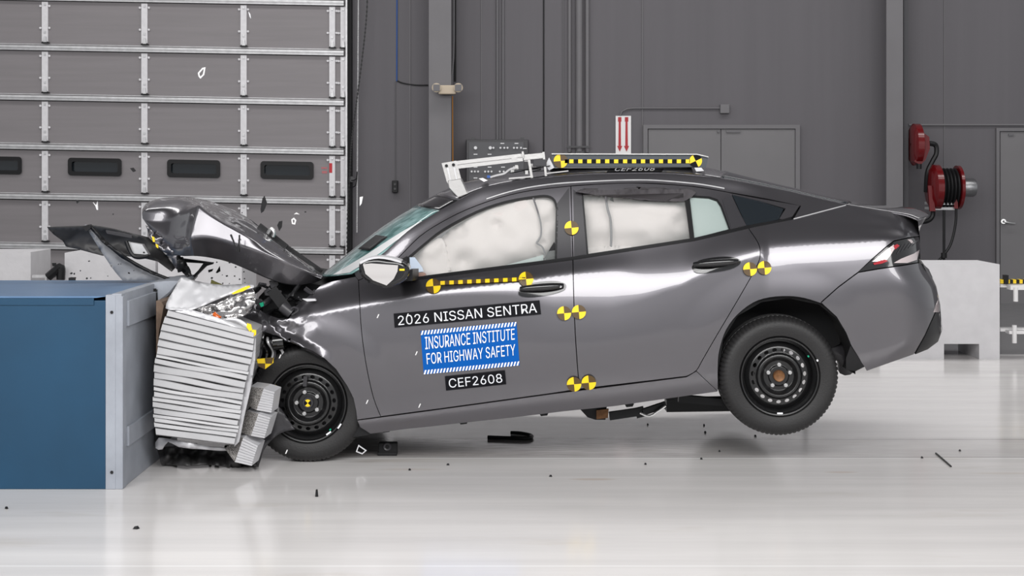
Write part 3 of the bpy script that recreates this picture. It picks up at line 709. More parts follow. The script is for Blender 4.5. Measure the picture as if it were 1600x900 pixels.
# pillar trims and window seals
panel('pillar_trim', [(870, 318), (889, 293), (893, 402), (869, 405)], M['pillar'], ins=.2, off=-.003, thick=.003)
panel('pillar_trim', [(895.5, 296), (909, 304), (917, 397), (897, 401)], M['pillar'], ins=.2, off=-.003, thick=.003)
panel('pillar_trim', [(1128, 311), (1141, 306), (1166, 352), (1142, 357)], M['pillar'], ins=.4, off=-.003, thick=.003)
panel('window_divider', [(1069, 301), (1077, 303), (1085, 372), (1078, 373)], M['black'], ins=0, off=-.004, thick=.006)
def seal(name, loop, w, m=M['black'], off=-.003):
    outp = inset_poly(loop, -w)
    return panel(name, outp, m, ins=0, off=off, holes=[loop], thick=.012, step=9)
seal('window_seal', fglass, 3.2); seal('window_seal', rglass, 2.4); seal('window_seal', qglass, 2.0)
panel('belt_moulding', [(575, 438.5)] + [(640, 434), (895, 401), (1085, 371.5), (1168, 352), (1236, 340), (1237, 343), (1185, 353), (1086, 376), (895, 406), (640, 438.5), (575, 441)], M['black'], ins=0, off=-.006, thick=.01)
rq = panel('rear_quarter_glass', tglass, M['glass_dark'], ins=-1, off=-.003, thick=.005)
panel('glass_trim', [(1142, 302), (1186, 310), (1250, 321), (1238, 339), (1222, 343), (1217, 342), (1227, 326), (1186, 314), (1146, 305)], M['paint'], ins=.4, off=-.008, thick=.01)
panel('quarter_seam', [(1240, 341.2), (1322, 319.6), (1322, 320.8), (1240, 342.5)], M['galv'], ins=0, off=-.004, thick=.003, step=12)
def strip_on(name, pts, w, m, off=-.006, parent=car):
    up = [(u, v - w/2) for u, v in pts]; dn = [(u, v + w/2) for u, v in reversed(pts)]
    return panel(name, up + dn, m, parent, ins=0, off=off, thick=.004, step=10)
strip_on('frame_moulding', [(u, D_(u) - 5.0) for u in range(760, 1140, 12)], 1.6, M['galv'])
# door handles
def handle(pts):
    hb = panel('door_handle', crv(pts, 3, True), M['black_gloss'], ins=0, off=-.01, thick=.012)
    us = [p[0] for p in pts]; a, b = min(us), max(us)
    cv = sum(p[1] for p in pts) / len(pts); sl_ = -.075
    mb = MB().tube([Q(a + (b-a)*t, cv - 2.5 + sl_*((b-a)*(t-.5)), -.02 - .03*math.sin(PI*t)) for t in (0.04, .2, .5, .8, .96)], .012, 10, 5, rr=lambda t: .012 + .008*math.sin(PI*t))
    mb.build('grip', M['black_gloss'], hb); return hb
handle([(810, 456), (822, 445), (845, 440), (868, 439), (883, 443), (883, 452), (865, 459), (835, 464), (815, 463)])
handle([(1081, 417), (1092, 407), (1115, 402), (1140, 401), (1155, 405), (1156, 413), (1140, 421), (1110, 426), (1088, 426)])
MB().cyl(Q(876, 448, -.045), Q(876, 448, -.02), .006, 10).build('key_lock', M['nut'], car)

# glass
panel('front_window', fglass, M['glass'], ins=-1, off=.012, thick=0, step=14)
panel('rear_window', rglass, M['glass'], ins=-1, off=.012, thick=0, step=14)
panel('rear_vent_window', qglass, M['glass_pale'], ins=-1, off=.012, thick=0, step=14)

# dark inner shell on both flanks
def shell_fn(sgn):
    def f(u, v):
        p = Q(u, v, .05)
        return p if sgn > 0 else Vector((p.x, 2*YC - p.y + .05, p.z))
    return f
wellF = [(430, 700), (425, 640), (440, 590), (470, 560), (510, 565), (545, 605), (560, 650), (563, 668)]
outline = [(470, 480), (500, 447), (560, 436), (600, 420), (655, 372), (730, 329), (830, 300), (892, 294), (1000, 290), (1080, 295), (1142, 305), (1250, 325), (1322, 324), (1415, 340), (1433, 347), (1436, 372), (1436, 410), (1455, 450), (1460, 520), (1428, 550), (1354, 577), (1330, 545), (1322, 522), (1307, 498), (1280, 476), (1232, 466), (1190, 472), (1152, 494), (1130, 530), (1124, 570), (1124, 608), (960, 632), (724, 658), (579, 674), (560, 655), (545, 605), (510, 568), (470, 545)]
wins_ = [inset_poly(fglass, -3), inset_poly([(911, 304), (1069, 301), (1118, 312), (1139, 358), (1085, 372), (919, 397)], -1)]
panel('body_shell', outline, M['void'], ins=0, holes=[inset_poly(fglass, .5), inset_poly([(911, 304), (1069, 301), (1118, 312), (1139, 358), (1085, 372), (919, 397)], .5)], fn=shell_fn(1), thick=0, step=12)
def far_fn(u, v):
    p = Q(u, v, 0.0); return Vector((p.x, 2*YC - p.y, p.z))
far_out = [(500, 447)] + outline[2:]
V, Fc = tri_poly(far_out, wins_, 12)
me = bpy.data.meshes.new('far_side_body'); me.from_pydata([tuple(far_fn(*p)) for p in V], [], Fc)
o = link('far_side_body', me, M['paint'], car, True)
sm = o.modifiers.new('solid', 'SOLIDIFY'); sm.thickness = .01

# ---- roof, windscreen, rear glass, boot as one family of cross-sections
ST = [((548, 427, .76), (506, 427)), ((585, 404, .70), (543, 397)), ((645, 360, .63), (604, 350)), ((702, 321.5, .56), (666, 312)), ((760, 293.5, .56), (736, 281.5)), ((860, 276, .56), (850, 263)),
      ((935, 271, .56), (940, 257)), ((1020, 270, .56), (1020, 256)), ((1100, 275, .56), (1102, 262)), ((1125, 278.5, .56), (1128, 268)), ((1200, 292, .57), (1200, 286)), ((1322, 319.5, .68), (1316, 313)), ((1370, 328, .69), (1370, 320)), ((1415, 336, .70), (1412, 323)), ((1434, 343, .71), (1432, 331))]
def station(t, s, lift=0.0):
    n = len(ST) - 1; t = max(0, min(n, t))
    fs = station.f
    eu, ev, hw, cu, cv = [g(t) for g in fs]
    e = P(eu, ev, YC - hw); c = P(cu, cv, YC); k = 1 - abs(s) ** 2.7
    return Vector((e.x + (c.x - e.x) * k, YC + hw * s, e.z + (c.z - e.z) * k + lift))
station.f = [spl([(i, q) for i, q in enumerate(vals)]) for vals in ([a[0][0] for a in ST], [a[0][1] for a in ST], [a[0][2] for a in ST], [a[1][0] for a in ST], [a[1][1] for a in ST])]
def loft(name, t0, t1, m, nt=24, ns=28, s0=-1, s1=1, lift=0, parent=car, thick=.008):
    mb = MB(); vs = [station(t0 + (t1-t0)*i/nt, s0 + (s1-s0)*j/ns, lift) for i in range(nt+1) for j in range(ns+1)]
    mb.add(vs, [(i*(ns+1)+j, i*(ns+1)+j+1, (i+1)*(ns+1)+j+1, (i+1)*(ns+1)+j) for i in range(nt) for j in range(ns)], 0, True)
    o = mb.build(name, m, parent)
    md = o.modifiers.new('solid', 'SOLIDIFY'); md.thickness = thick; md.offset = -1; return o
loft('windscreen', .02, 2.78, M['windscreen'])
loft('roof_header', 2.8, 3.25, M['black_gloss'], 6)
loft('roof_panel', 3.27, 9.0, M['paint'], 40)
loft('rear_screen', 9.02, 10.95, M['glass_dark'], 16, s0=-.93, s1=.93, lift=.004)
loft('rear_screen_surround', 9.02, 10.98, M['paint'], 16, s0=-1, s1=-.9)
loft('rear_screen_surround', 9.02, 10.98, M['paint'], 16, s0=.9, s1=1)
loft('boot_lid', 11.0, 14, M['paint'], 20)
lt = loft('roof_label', 6.15, 7.15, M['sticker_black'], 8, 8, s0=-.985, s1=-.72, lift=.003, thick=.001)
loft('screen_sensor', 1.25, 1.68, M['black'], 6, 6, s0=-.84, s1=-.6, lift=.010, thick=.002)
mb = MB(); nt = 20      # white strip painting the bright reflection on the glass along the near pillar
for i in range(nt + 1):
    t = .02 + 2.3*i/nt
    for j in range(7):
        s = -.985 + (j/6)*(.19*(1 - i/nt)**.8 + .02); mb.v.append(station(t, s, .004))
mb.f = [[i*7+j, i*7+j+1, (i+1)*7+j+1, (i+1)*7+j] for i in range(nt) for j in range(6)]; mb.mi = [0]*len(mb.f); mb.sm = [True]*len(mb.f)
mb.build('screen_glare_strip', M['screen_glare'], car)
# boot rear face and bumper rear face
mb = MB(); vs = []; NS = 16
rows = []
for j in range(NS + 1): rows.append([station(14, -1 + 2*j/NS)])
levels = [(1437, 369), (1438, 405), (1448, 425), (1460, 450), (1466, 480), (1469, 520), (1462, 536)]
for (u, v) in levels:
    e = Q(min(u, SIL(v) - 1), v)
    for j in range(NS + 1):
        s = -1 + 2*j/NS; hw = YC - e.y
        rows[j].append(Vector((e.x + .12 * (1 - abs(s)**2.5) * (0.3 if v < 410 else 1), YC + hw*s, e.z)))
n = len(rows[0])
mb.add([p for r in rows for p in r], [(j*n+i, j*n+i+1, (j+1)*n+i+1, (j+1)*n+i) for j in range(NS) for i in range(n-1)], 0, True)
mb.build('rear_fascia', M['paint'], car)
# cowl & firewall, floor pan
def prismY(pts, y0, y1, name, m, parent=car, Yref=8.0):
    base = [P(u, v, Yref) for u, v in pts]; n = len(base)
    vs = [Vector((p.x, y0, p.z)) for p in base] + [Vector((p.x, y1, p.z)) for p in base]
    return MB().add(vs, [tuple(range(n)), tuple(range(2*n-1, n-1, -1))] + [(i, n+i, n+(i+1) % n, (i+1) % n) for i in range(n)]).build(name, m, parent)
prismY([(500, 452), (560, 446), (575, 560), (600, 640), (575, 655), (555, 600), (520, 540), (500, 500)], 8.14, 9.6, 'firewall', M['void'])
prismY([(575, 640), (960, 596), (1125, 575), (1125, 604), (960, 624), (724, 650), (585, 664)], 8.1, 9.56, 'floor_pan', M['void'])
prismY([(1120, 470), (1330, 455), (1430, 440), (1450, 530), (1350, 562), (1330, 530), (1300, 480), (1232, 455), (1160, 480), (1130, 520)], 8.22, 9.44, 'boot_floor', M['void'])
# interior trim: rear seat / dark cabin behind airbags
prismY([(640, 440), (900, 405), (1180, 352), (1180, 470), (900, 520), (640, 560)], 8.55, 9.1, 'seat_base', M['cloth_dark'])

# ------------------------------------------------------------------ airbags
def pillow(name, poly, Yb, bulge, m, parent=car, step=7, lumps=(), nz=.012, seam=None):
    poly = crv(poly, 3, True); V, Fc = tri_poly(poly, [], step); lp = resample(poly, 5)
    def f(u, v):
        d = min(math.hypot(u - q[0], v - q[1]) for q in lp); t = min(1, d / 26.0); h = math.sqrt(max(0, 1 - (1 - t)**2))
        y = Yb - bulge * h - nz * noise.noise(Vector((u*.03, v*.035, 2.2))) * 2
        for (a, b, r, k) in lumps: y += k * math.exp(-((u-a)**2 + (v-b)**2) / (r*r))
        return P(u, v, y)
    return surf_mesh(name, V, Fc, f, m, parent, .05)
lumps = [(776, 350, 8, .03), (855, 348, 9, .03), (722, 410, 11, .03), (722, 363, 9, .02), (849, 381, 7, .02), (790, 385, 40, -.02)]
c_ = pillow('curtain_airbag', [(690, 372), (720, 345), (760, 322), (815, 306), (860, 304), (878, 320), (880, 360), (868, 392), (830, 410), (760, 430), (700, 440), (676, 430), (682, 400)], 8.30, .10, M['airbag'], lumps=lumps)
pillow('driver_airbag', [(648, 400), (668, 382), (690, 372), (700, 400), (704, 440), (680, 446), (645, 440)], 8.22, .06, M['airbag'], nz=.03)
r_ = pillow('curtain_airbag', [(900, 310), (930, 306), (1000, 306), (1066, 313), (1082, 330), (1086, 372), (1040, 390), (970, 405), (915, 412), (905, 360)], 8.30, .09, M['airbag'], lumps=[(1000, 350, 45, -.03), (960, 326, 50, .02), (1060, 345, 10, .02), (960, 395, 40, .03)])
pillow('curtain_airbag', [(1078, 310), (1110, 310), (1130, 330), (1142, 362), (1100, 380), (1084, 376)], 8.32, .05, M['airbag'])
pillow('seat_cushion', [(905, 392), (940, 385), (985, 385), (990, 400), (940, 412), (910, 415)], 8.2, .05, M['airbag'], nz=.02)
def seamline(pts, Y, name='airbag_seam', m=M['pipe'], r=.005):
    MB().tube([P(u, v, Y) for u, v in pts], r, 6).build(name, m, car)
seamline([(833, 309), (840, 330), (845, 350), (845, 368), (838, 380)], 8.18); seamline([(838, 380), (848, 387), (852, 402), (850, 412)], 8.17)
seamline([(946, 304), (949, 325), (954, 345), (955, 375), (953, 400)], 8.19, r=.007)
MB().add([], []).add([P(908, 305, 8.1), P(1068, 302, 8.1), P(1068, 309, 8.15), P(1040, 314, 8.15), P(1000, 312, 8.15), P(960, 306, 8.15)], [(0, 5, 4, 3, 2, 1)]).build('headliner_edge', M['cloth_dark'], car)
pillow('headliner_edge', [(905, 298), (1075, 296), (1072, 313), (1045, 314), (1000, 310), (955, 305), (930, 304)], 8.16, .03, M['cloth_dark'])
MB().prism([(850, 404), (866, 378), (868, 384), (868, 400), (856, 404)], 8.09, .03).build('seat_belt', M['black'], car)
pillow('dummy_hand', [(642, 428), (650, 423), (662, 426), (665, 434), (650, 438), (642, 436)], 8.12, .04, M['skin'])
MB().prism([(640, 402), (648, 402), (660, 418), (662, 424), (650, 426), (641, 428)], 8.1, .01).build('torn_film', mat('blue_film', (.45, .52, .62), .2), car)
MB().prism([(770, 420), (849, 398), (849, 408), (770, 420.5)], 8.12, .006).build('lowered_glass', M['glass_pale'], car)
panel('mirror_base', [(636, 400), (640, 434), (622, 438), (596, 436), (600, 424), (618, 410)], M['black'], ins=0, off=-.012, thick=.02)

# ------------------------------------------------------------------ door mirror
mh = MB()
hp = crv([(562, 410), (575, 404.5), (592, 402.5), (612, 405), (628, 409), (638, 416), (639, 428), (630, 440), (607, 450), (590, 447), (570, 438), (561, 426)], 3, True)
mh.prism(hp, 7.66, .14, bev=.018)
mirror = mh.build('door_mirror', M['black_gloss'], car, bevel=.006)
mgp = [(567, 413), (580, 411.5), (622, 414.5), (621, 424), (615, 436), (604, 446), (583, 438), (571, 428)]
mgv = [P(u, v, 7.640 - (446 - v) / 34 * .009) for u, v in mgp]; n = len(mgv)
MB().add(mgv + [Vector((p.x, 7.665, p.z)) for p in mgv], [tuple(range(n)), tuple(range(2*n-1, n-1, -1))] + [(i, n+i, n+(i+1) % n, (i+1) % n) for i in range(n)]).build('mirror_glass', M['chrome'], mirror)
MB().prism(crv([(562, 409), (576, 403), (592, 400.8), (612, 403.5), (626, 408), (626, 411), (610, 406.5), (592, 404), (576, 406.5), (563, 413)], 2), 7.655, .15).build('mirror_cap', M['sheet'], mirror)
MB().bar(P(630, 430, 7.74), P(640, 428, 8.04), .1, .06).build('mirror_arm', M['black'], mirror)
MB().pbox(624, 420, 632, 423, 7.655, .01).build('mirror_lamp', M['yellow'], mirror)

# ------------------------------------------------------------------ wheels
def wheel(cu, cv, Y, front=False, yaw=0.0, yface=7.93):
    c = P(cu, cv, Y); wr = MB(); r0 = .327
    rim = .215
    tyre = MB(); N = 240
    prof = [(.214, .012), (.222, -.004), (.235, -.008), (.262, -.014), (.285, -.013), (.302, -.006), (.314, .008), (.3215, .022), (.3265, .04), (.3275, .066), (.319, .067), (.319, .074), (.3275, .075), (.328, .1), (.319, .101), (.319, .108), (.328, .109), (.3275, .134), (.319, .135), (.319, .142), (.3275, .143), (.3265, .17), (.3215, .188), (.30, .21), (.25, .212), (.214, .2)]
    def mod(j, i, r):
        if 5 <= j <= 9 and i % 3 == 0: return r - (.005 if j > 5 else .003)
        return r
    tyre.lathe(prof, (0, 0, 0), N, mod=mod)
    rg = MB()
    rg.lathe([(.216, .004), (.212, -.006), (.205, -.004), (.203, .01), (.197, .022), (.190, .03), (.186, .05), (.186, .062)], (0, 0, 0), 72)
    rg.lathe([(.186, .06), (.186, .19)], (0, 0, 0), 72)
    # disc with vent holes
    ring_o = [(.187*math.cos(2*PI*i/72), .187*math.sin(2*PI*i/72)) for i in range(72)]
    holes = []
    for k in range(19):
        a = 2*PI*k/19 + .08; holes.append([((.143 + .010*math.cos(b))*math.cos(a + .092*math.sin(b)), (.143 + .010*math.cos(b))*math.sin(a + .092*math.sin(b))) for b in [2*PI*q/12 for q in range(12)]])
    def prof_d(r):
        return spl([(0, .03), (.05, .03), (.06, .04), (.08, .04), (.095, .022), (.106, .01), (.116, .012), (.128, .029), (.143, .031), (.158, .034), (.172, .045), (.19, .06)])(r)
    S = 1000.
    V, Fc = tri_poly([(x*S, y*S) for x, y in ring_o], [[(x*S, y*S) for x, y in h] for h in holes], 5.0)
    fn = lambda u, v: Vector((u/S, prof_d(math.hypot(u, v)/S), v/S))
    e = bpy.data.objects.new('w', None)
    disc = surf_mesh('wheel_disc', V, Fc, fn, M['steelblack'], None, .006)
    rimo = rg.build('wheel', M['steelblack'])
    tyo = tyre.build('tyre', M['rubber'])
    hub = MB()
    if front: hub.lathe([(.0001, .012), (.028, .012), (.031, .018), (.031, .045)], (0, 0, 0), 32)
    else: hub.lathe([(.0001, .02), (.018, .018), (.029, .012), (.032, .018), (.032, .045)], (0, 0, 0), 32)
    ho = hub.build('hub', M['rust'] if not front else M['pillar'])
    objs = [disc, tyo, ho]
    for k in range(5):
        a = PI/2 + 2*PI*k/5
        if front: a += .3
        x, z = .062*math.cos(a), .062*math.sin(a)
        nb = MB().cyl((x, .045, z), (x, .016, z), .0115, 6).cyl((x, .018, z), (x, .008, z), .008, 10)
        objs.append(nb.build('lug_nut', M['nut']))
    for o in objs: o.parent = rimo
    if front:
        o = target_mesh('target_sticker', lambda x, z: Vector((x, .0105, z)), .02, rot=.78, m2=M['sticker_black']); o.parent = rimo
        o = MB().bar((-.01, -.004, .15), (-.014, -.002, .095), .02, .012).build('wheel_weight', M['pillar']); o.parent = rimo
    for (a, rr_, m_, nm) in ((.42, .22, M['letter_white'], 'paint_mark'), (.62, .19, M['green'], 'paint_mark'), (-1.57, .2, M['letter_white'], 'wheel_weight')) if not front else ((-.95, .2, M['letter_white'], 'wheel_weight'), (-.6, .215, M['letter_white'], 'wheel_weight'), (-.85, .19, M['green'], 'paint_mark')):
        x, z = rr_*math.cos(a), rr_*math.sin(a); L = .03 if nm == 'wheel_weight' else .01
        t = Vector((-math.sin(a), 0, math.cos(a))) * L/2; nn = Vector((x, -.016 if rr_ > .21 else -.002, z))
        o = MB().bar(nn - t, nn + t, .008, .008).build(nm, m_); o.parent = rimo
    # brake and knuckle
    o = MB().cyl((0, .075, 0), (0, .1, 0), .17 if front else .13, 32).cyl((0, .1, 0), (0, .35, 0), .03, 12).build('brake_disc', M['pillar']); o.parent = rimo
    rimo.parent = car; rimo.location = (c.x, yface + .012, c.z); rimo.rotation_euler = (0, 0, yaw)
    return rimo

def target_mesh(name, fn, r, rot=0.0, m1=None, m2=None, cx=0, cy=0, parent=None, off=0):
    mb = MB(); n = 8
    for q in range(4):
        pts = [(cx, cy)] + [(cx + r*math.cos(rot + PI/2*(q + k/n)), cy + r*math.sin(rot + PI/2*(q + k/n))) for k in range(n+1)]
        mb.add([fn(*p) for p in pts], [tuple([0, i, i+1]) for i in range(1, n+1)], q % 2)
    return mb.build(name, [m1 or M['yellow'], m2 or M['brown']], parent)

wheel(1218, 588, 7.95)
wheel(478.5, 632.5, 7.95, front=True, yaw=0, yface=7.985)
for (cu, cv) in ((1218, 588), (478.5, 632.5)):      # far side wheels, simple rear faces
    c = P(cu, cv, 7.95)
    w_ = MB().lathe([(.2, .02), (.26, .0), (.31, .01), (.327, .04), (.327, .17), (.31, .2), (.25, .21), (.2, .2)], (c.x, 9.52, c.z), 64).build('wheel', M['rubber'], car)
    MB().lathe([(.001, .12), (.1, .12), (.2, .16), (.205, .02)], (c.x, 9.52, c.z), 48).build('wheel_disc', M['steelblack'], w_)
# wheel-arch liners
def liner(cu, cv, rad, a0, a1, y0, y1):
    c = P(cu, cv, 7.95); mb = MB(); n = 28; vs = []
    for i in range(n+1):
        a = a0 + (a1-a0)*i/n
        vs += [Vector((c.x + rad*math.cos(a), y, c.z + rad*math.sin(a))) for y in (y0, y1)]
    mb.add(vs, [(2*i, 2*i+1, 2*i+3, 2*i+2) for i in range(n)], 0, True)
    return mb.build('arch_liner', M['void'], car)
liner(1225, 575, .40, -.1, PI + .1, 7.99, 8.3)
liner(478, 640, .36, -.05, PI*.62, 8.0, 8.35)
prismY([(1140, 500), (1232, 458), (1310, 490), (1328, 545), (1300, 560), (1240, 520), (1140, 560)], 8.24, 8.27, 'inner_arch', M['void'])
MB().tube([P(1290, 540, 8.3), P(1318, 555, 8.3), P(1322, 575, 8.4)], .05, 10).build('damper', M['pillar'], car)
MB().bar(P(1040, 632, 8.5), P(1180, 630, 8.5), .12, .07).build('suspension_beam', M['black'], car)
MB().bar(P(1060, 622, 8.2), P(1128, 628, 8.2), .05, .04).build('suspension_beam', M['black'], car)
ub = MB().prism([(905, 638), (948, 636), (946, 656), (930, 656), (918, 652)], 8.2, .06).bar(P(952, 650, 8.2), P(1000, 643, 8.2), .03, .045).bar(P(998, 636, 8.2), P(1002, 652, 8.2), .05, .01)
ub.bar(P(1004, 644, 8.2), P(1040, 632, 8.22), .03, .035).build('tow_bracket', M['black'], car)
MB().prism([(932, 641), (951, 639), (950, 653), (932, 655)], 8.17, .02).build('tow_bracket', M['rust'], car)['label'] = 'rusty bracket plate'
MB().tube([P(1000, 645, 8.18), P(1015, 650, 8.18), P(1030, 641, 8.18), P(1040, 634, 8.18)], .008, 6).build('brake_pipe', M['nut'], car)
MB().prism([(556, 658), (570, 658), (580, 676), (575, 680), (552, 683), (548, 672)], 8.0, .1).build('mud_flap', M['black'], car)
for i in range(10):
    u = 600 + i*42 + random.uniform(-10, 10)
    MB().prism([(u, 672 - (u-600)*.104), (u + 14, 670 - (u-600)*.104), (u + 12, 674.5 - (u-600)*.104), (u+2, 675.5 - (u-600)*.104)], 8.04, .02).build('sill_clip', M['black'], car) if i % 3 == 0 else None

# ------------------------------------------------------------------ stickers on the car
def target(u, v, r, rot=0.0, parent=car, m2=None, off=-.014, fn=None):
    return target_mesh('target_sticker', fn or (lambda a, b: Q(a, b, off)), r, rot, cx=u, cy=v, parent=parent, m2=m2)
for (u, v, r) in ((893, 356, 11), (881.5, 489.5, 11), (904.5, 487.5, 11), (897, 600.5, 11.3), (920, 598, 11.3), (1172, 420.5, 10.8), (1194.5, 418.5, 10.8), (677, 447, 11.5), (822, 436, 11.5)):
    target(u, v, r, rot=math.radians(-5))
mb = MB()
for i in range(10):
    a, b = 688 + i*14, 695 + i*14; z0 = lambda u: 442 - (u - 690)*.047
    mb.add([Q(a, z0(a)-2.9, -.014), Q(b, z0(b)-2.9, -.014), Q(b, z0(b)+3, -.014), Q(a, z0(a)+3, -.014)], [(0, 1, 2, 3)], 0)
    a2 = min(b + 7, 815)
    mb.add([Q(b, z0(b)-2.9, -.014), Q(a2, z0(a2)-2.9, -.014), Q(a2, z0(a2)+3, -.014), Q(b, z0(b)+3, -.014)], [(0, 1, 2, 3)], 1)
mb.build('striped_tape', [M['yellow'], M['brown']], car)

FONT = None
try: FONT = bpy.data.fonts.load(bpy.utils.system_resource('DATAFILES', path='fonts') + '/Inter.woff2')
except Exception: FONT = None
def text_mesh(s, bold=.018, shear=0.0, spacing=1.0):
    cu = bpy.data.curves.new('t', 'FONT'); cu.body = s
    if FONT: cu.font = FONT
    cu.offset = bold; cu.shear = shear; cu.space_character = spacing; cu.resolution_u = 3
    ob = bpy.data.objects.new('t', cu); COL.objects.link(ob); bpy.context.view_layer.update()
    dg = bpy.context.evaluated_depsgraph_get(); me = bpy.data.meshes.new_from_object(ob.evaluated_get(dg))
    V = [(v.co.x, v.co.y) for v in me.vertices]; Fc = [list(p.vertices) for p in me.polygons]
    bpy.data.objects.remove(ob); bpy.data.meshes.remove(me)
    x0, x1 = min(v[0] for v in V), max(v[0] for v in V); y0, y1 = min(v[1] for v in V), max(v[1] for v in V)
    return [((v[0]-x0)/(x1-x0), (v[1]-y0)/(y1-y0)) for v in V], Fc
def quad_map(q, s, t):   # q: TL, TR, BR, BL px ; s right, t up
    tl, tr, br, bl = q
    return tuple((bl[k]*(1-s) + br[k]*s)*(1-t) + (tl[k]*(1-s) + tr[k]*s)*t for k in (0, 1))
def text_on(name, s, q, m, parent, off=-.012, bold=.018, fn=None, spacing=1.0):
    V, Fc = text_mesh(s, 0, spacing=spacing); f = fn or (lambda a, b: Q(a, b, off))
    mb = MB(); wx = math.hypot(q[1][0]-q[0][0], q[1][1]-q[0][1]); hy = math.hypot(q[3][0]-q[0][0], q[3][1]-q[0][1]); bx = bold*hy*1.1/wx; by = bold*.8
    for (a, b) in ((0, 0), (1, 0), (-1, 0), (.7, .7), (-.7, .7), (.7, -.7), (-.7, -.7)):
        mb.add([f(*quad_map(q, p[0]*(1-2*bx) + bx + a*bx, p[1]*(1-2*by) + by + b*by)) for p in V], Fc); return mb.build(name, m, parent, merge=False)
def quad_on(name, q, m, parent=car, off=-.008, n=12, fn=None):
    f = fn or (lambda a, b: Q(a, b, off)); mb = MB()
    vs = [f(*quad_map(q, i/n, j/4)) for j in range(5) for i in range(n+1)]
    mb.add(vs, [(j*(n+1)+i, j*(n+1)+i+1, (j+1)*(n+1)+i+1, (j+1)*(n+1)+i) for j in range(4) for i in range(n)], 0, True)
    return mb.build(name, m, parent)
q1 = [(615, 490), (843, 469), (845.5, 491), (616.5, 512)]
s1 = quad_on('model_sticker', q1, M['sticker_black'])
text_on('lettering', '2026 NISSAN SENTRA', [(619.5, 492.6), (839.5, 472), (841, 489.5), (621, 509.8)], M['letter'], s1, bold=.085)
q2 = [(657, 517), (807, 503), (812, 571), (662, 585)]
s2 = quad_on('institute_sticker', q2, M['blue'])
text_on('lettering', 'INSURANCE INSTITUTE', [(661.5, 525), (806, 511.5), (806.5, 532), (662.5, 548)], M['letter_white'], s2, bold=.085)
text_on('lettering', 'FOR HIGHWAY SAFETY', [(664, 551), (806.5, 536), (807.5, 556.5), (665.5, 571)], M['letter_white'], s2, bold=.085)
for (ta, tb) in ((.905, 1.0), (0.0, .095)):
    mb = MB(); n = 30
    for i in range(n):
        for w in (0,):
            a = i/n; b = a + .5/n; sh = .5/n
            a0, b0 = a - 0*sh, b; a1, b1 = min(1, a + sh), min(1, b + sh)
            mb.add([Q(*quad_map(q2, *p), -.011) for p in ((a0, ta), (b0, ta), (b1, tb), (a1, tb))], [(0, 1, 2, 3)])
    mb.build('white_hatching', M['letter_white'], s2)
q3 = [(695, 588.5), (789, 579), (791, 600.5), (697, 610.5)]
s3 = quad_on('test_number_sticker', q3, M['sticker_black'])
text_on('lettering', 'CEF2608', [(699, 591), (785, 582.5), (787, 598.5), (700.5, 607.5)], M['letter'], s3, bold=.085)
text_on('lettering', 'CEF2608', [(0, 1), (1, 1), (1, 0), (0, 0)], M['letter'], lt, bold=.085, fn=lambda a, b: station(6.19 + .9*a, -.97 + .21*b, .006))

# ------------------------------------------------------------------ buckled bonnet
HG = [  # columns rear -> front; rows: under edge, near crease, top of the side face, shoulder, crest, far edge   (u, v, Y)
 [(506, 438, 8.13), (503, 433, 8.07), (501, 431, 8.2), (497, 428, 8.4), (488, 422, 8.83), (475, 416, 9.4)],
 [(468, 448, 8.11), (475, 421, 8.05), (474, 417, 8.12), (470, 407, 8.4), (460, 398, 8.83), (450, 400, 9.5)],
 [(438, 444, 8.08), (448, 409, 8.03), (447, 402, 8.08), (444, 391, 8.4), (438, 378, 8.85), (430, 384, 9.5)],
 [(405, 430, 8.07), (415, 396, 8.02), (412, 384, 8.031), (410, 368, 8.38), (412, 353, 8.85), (410, 364, 9.5)],
 [(372, 414, 8.08), (380, 384, 8.03), (376, 364, 8.046), (378, 348, 8.35), (384, 333, 8.85), (386, 344, 9.5)],
 [(345, 405, 8.12), (348, 375, 8.05), (343, 345, 8.073), (346, 333, 8.35), (352, 318, 8.85), (354, 328, 9.5)],
 [(322, 401, 8.15), (320, 370, 8.06), (322, 331, 8.091), (324, 321, 8.35), (325, 310, 8.8), (328, 320, 9.5)],
 [(303, 400, 8.12), (296, 372, 8.07), (311, 320, 8.109), (306, 315, 8.4), (302, 306, 8.8), (302, 316, 9.5)],
 [(290, 400, 8.2), (283, 384, 8.16), (300, 326, 8.204), (294, 315, 8.45), (290, 304, 8.85), (290, 314, 9.5)],
 [(276, 399, 8.28), (268, 380, 8.28), (272, 347, 8.36), (270, 324, 8.377), (266, 303, 8.75), (268, 314, 9.5)],
 [(262, 395, 8.35), (250, 368, 8.31), (246, 347, 8.37), (245, 324, 8.388), (244, 304, 8.75), (246, 316, 9.4)],
 [(246, 376, 8.38), (236, 356, 8.35), (228, 345, 8.385), (226, 325, 8.402), (228, 311, 8.75), (232, 324, 9.3)],
 [(234, 358, 8.42), (228, 350, 8.385), (222, 341, 8.405), (221, 332, 8.42), (223, 321, 8.75), (228, 330, 9.2)]]
mb = MB(); nr = 6
mb.add([P(*p) for c in HG for p in c], [(i*nr+j, i*nr+j+1, (i+1)*nr+j+1, (i+1)*nr+j) for i in range(len(HG)-1) for j in range(nr-1)], 0, True)
bn = mb.build('bonnet', M['paint'], car)
me = bn.data
cr = me.attributes.new('crease_edge', 'FLOAT', 'EDGE')
pos = {}
for i, c in enumerate(HG):
    for j, p in enumerate(c): pos[(round(P(*p).x, 4), round(P(*p).y, 4), round(P(*p).z, 4))] = (i, j)
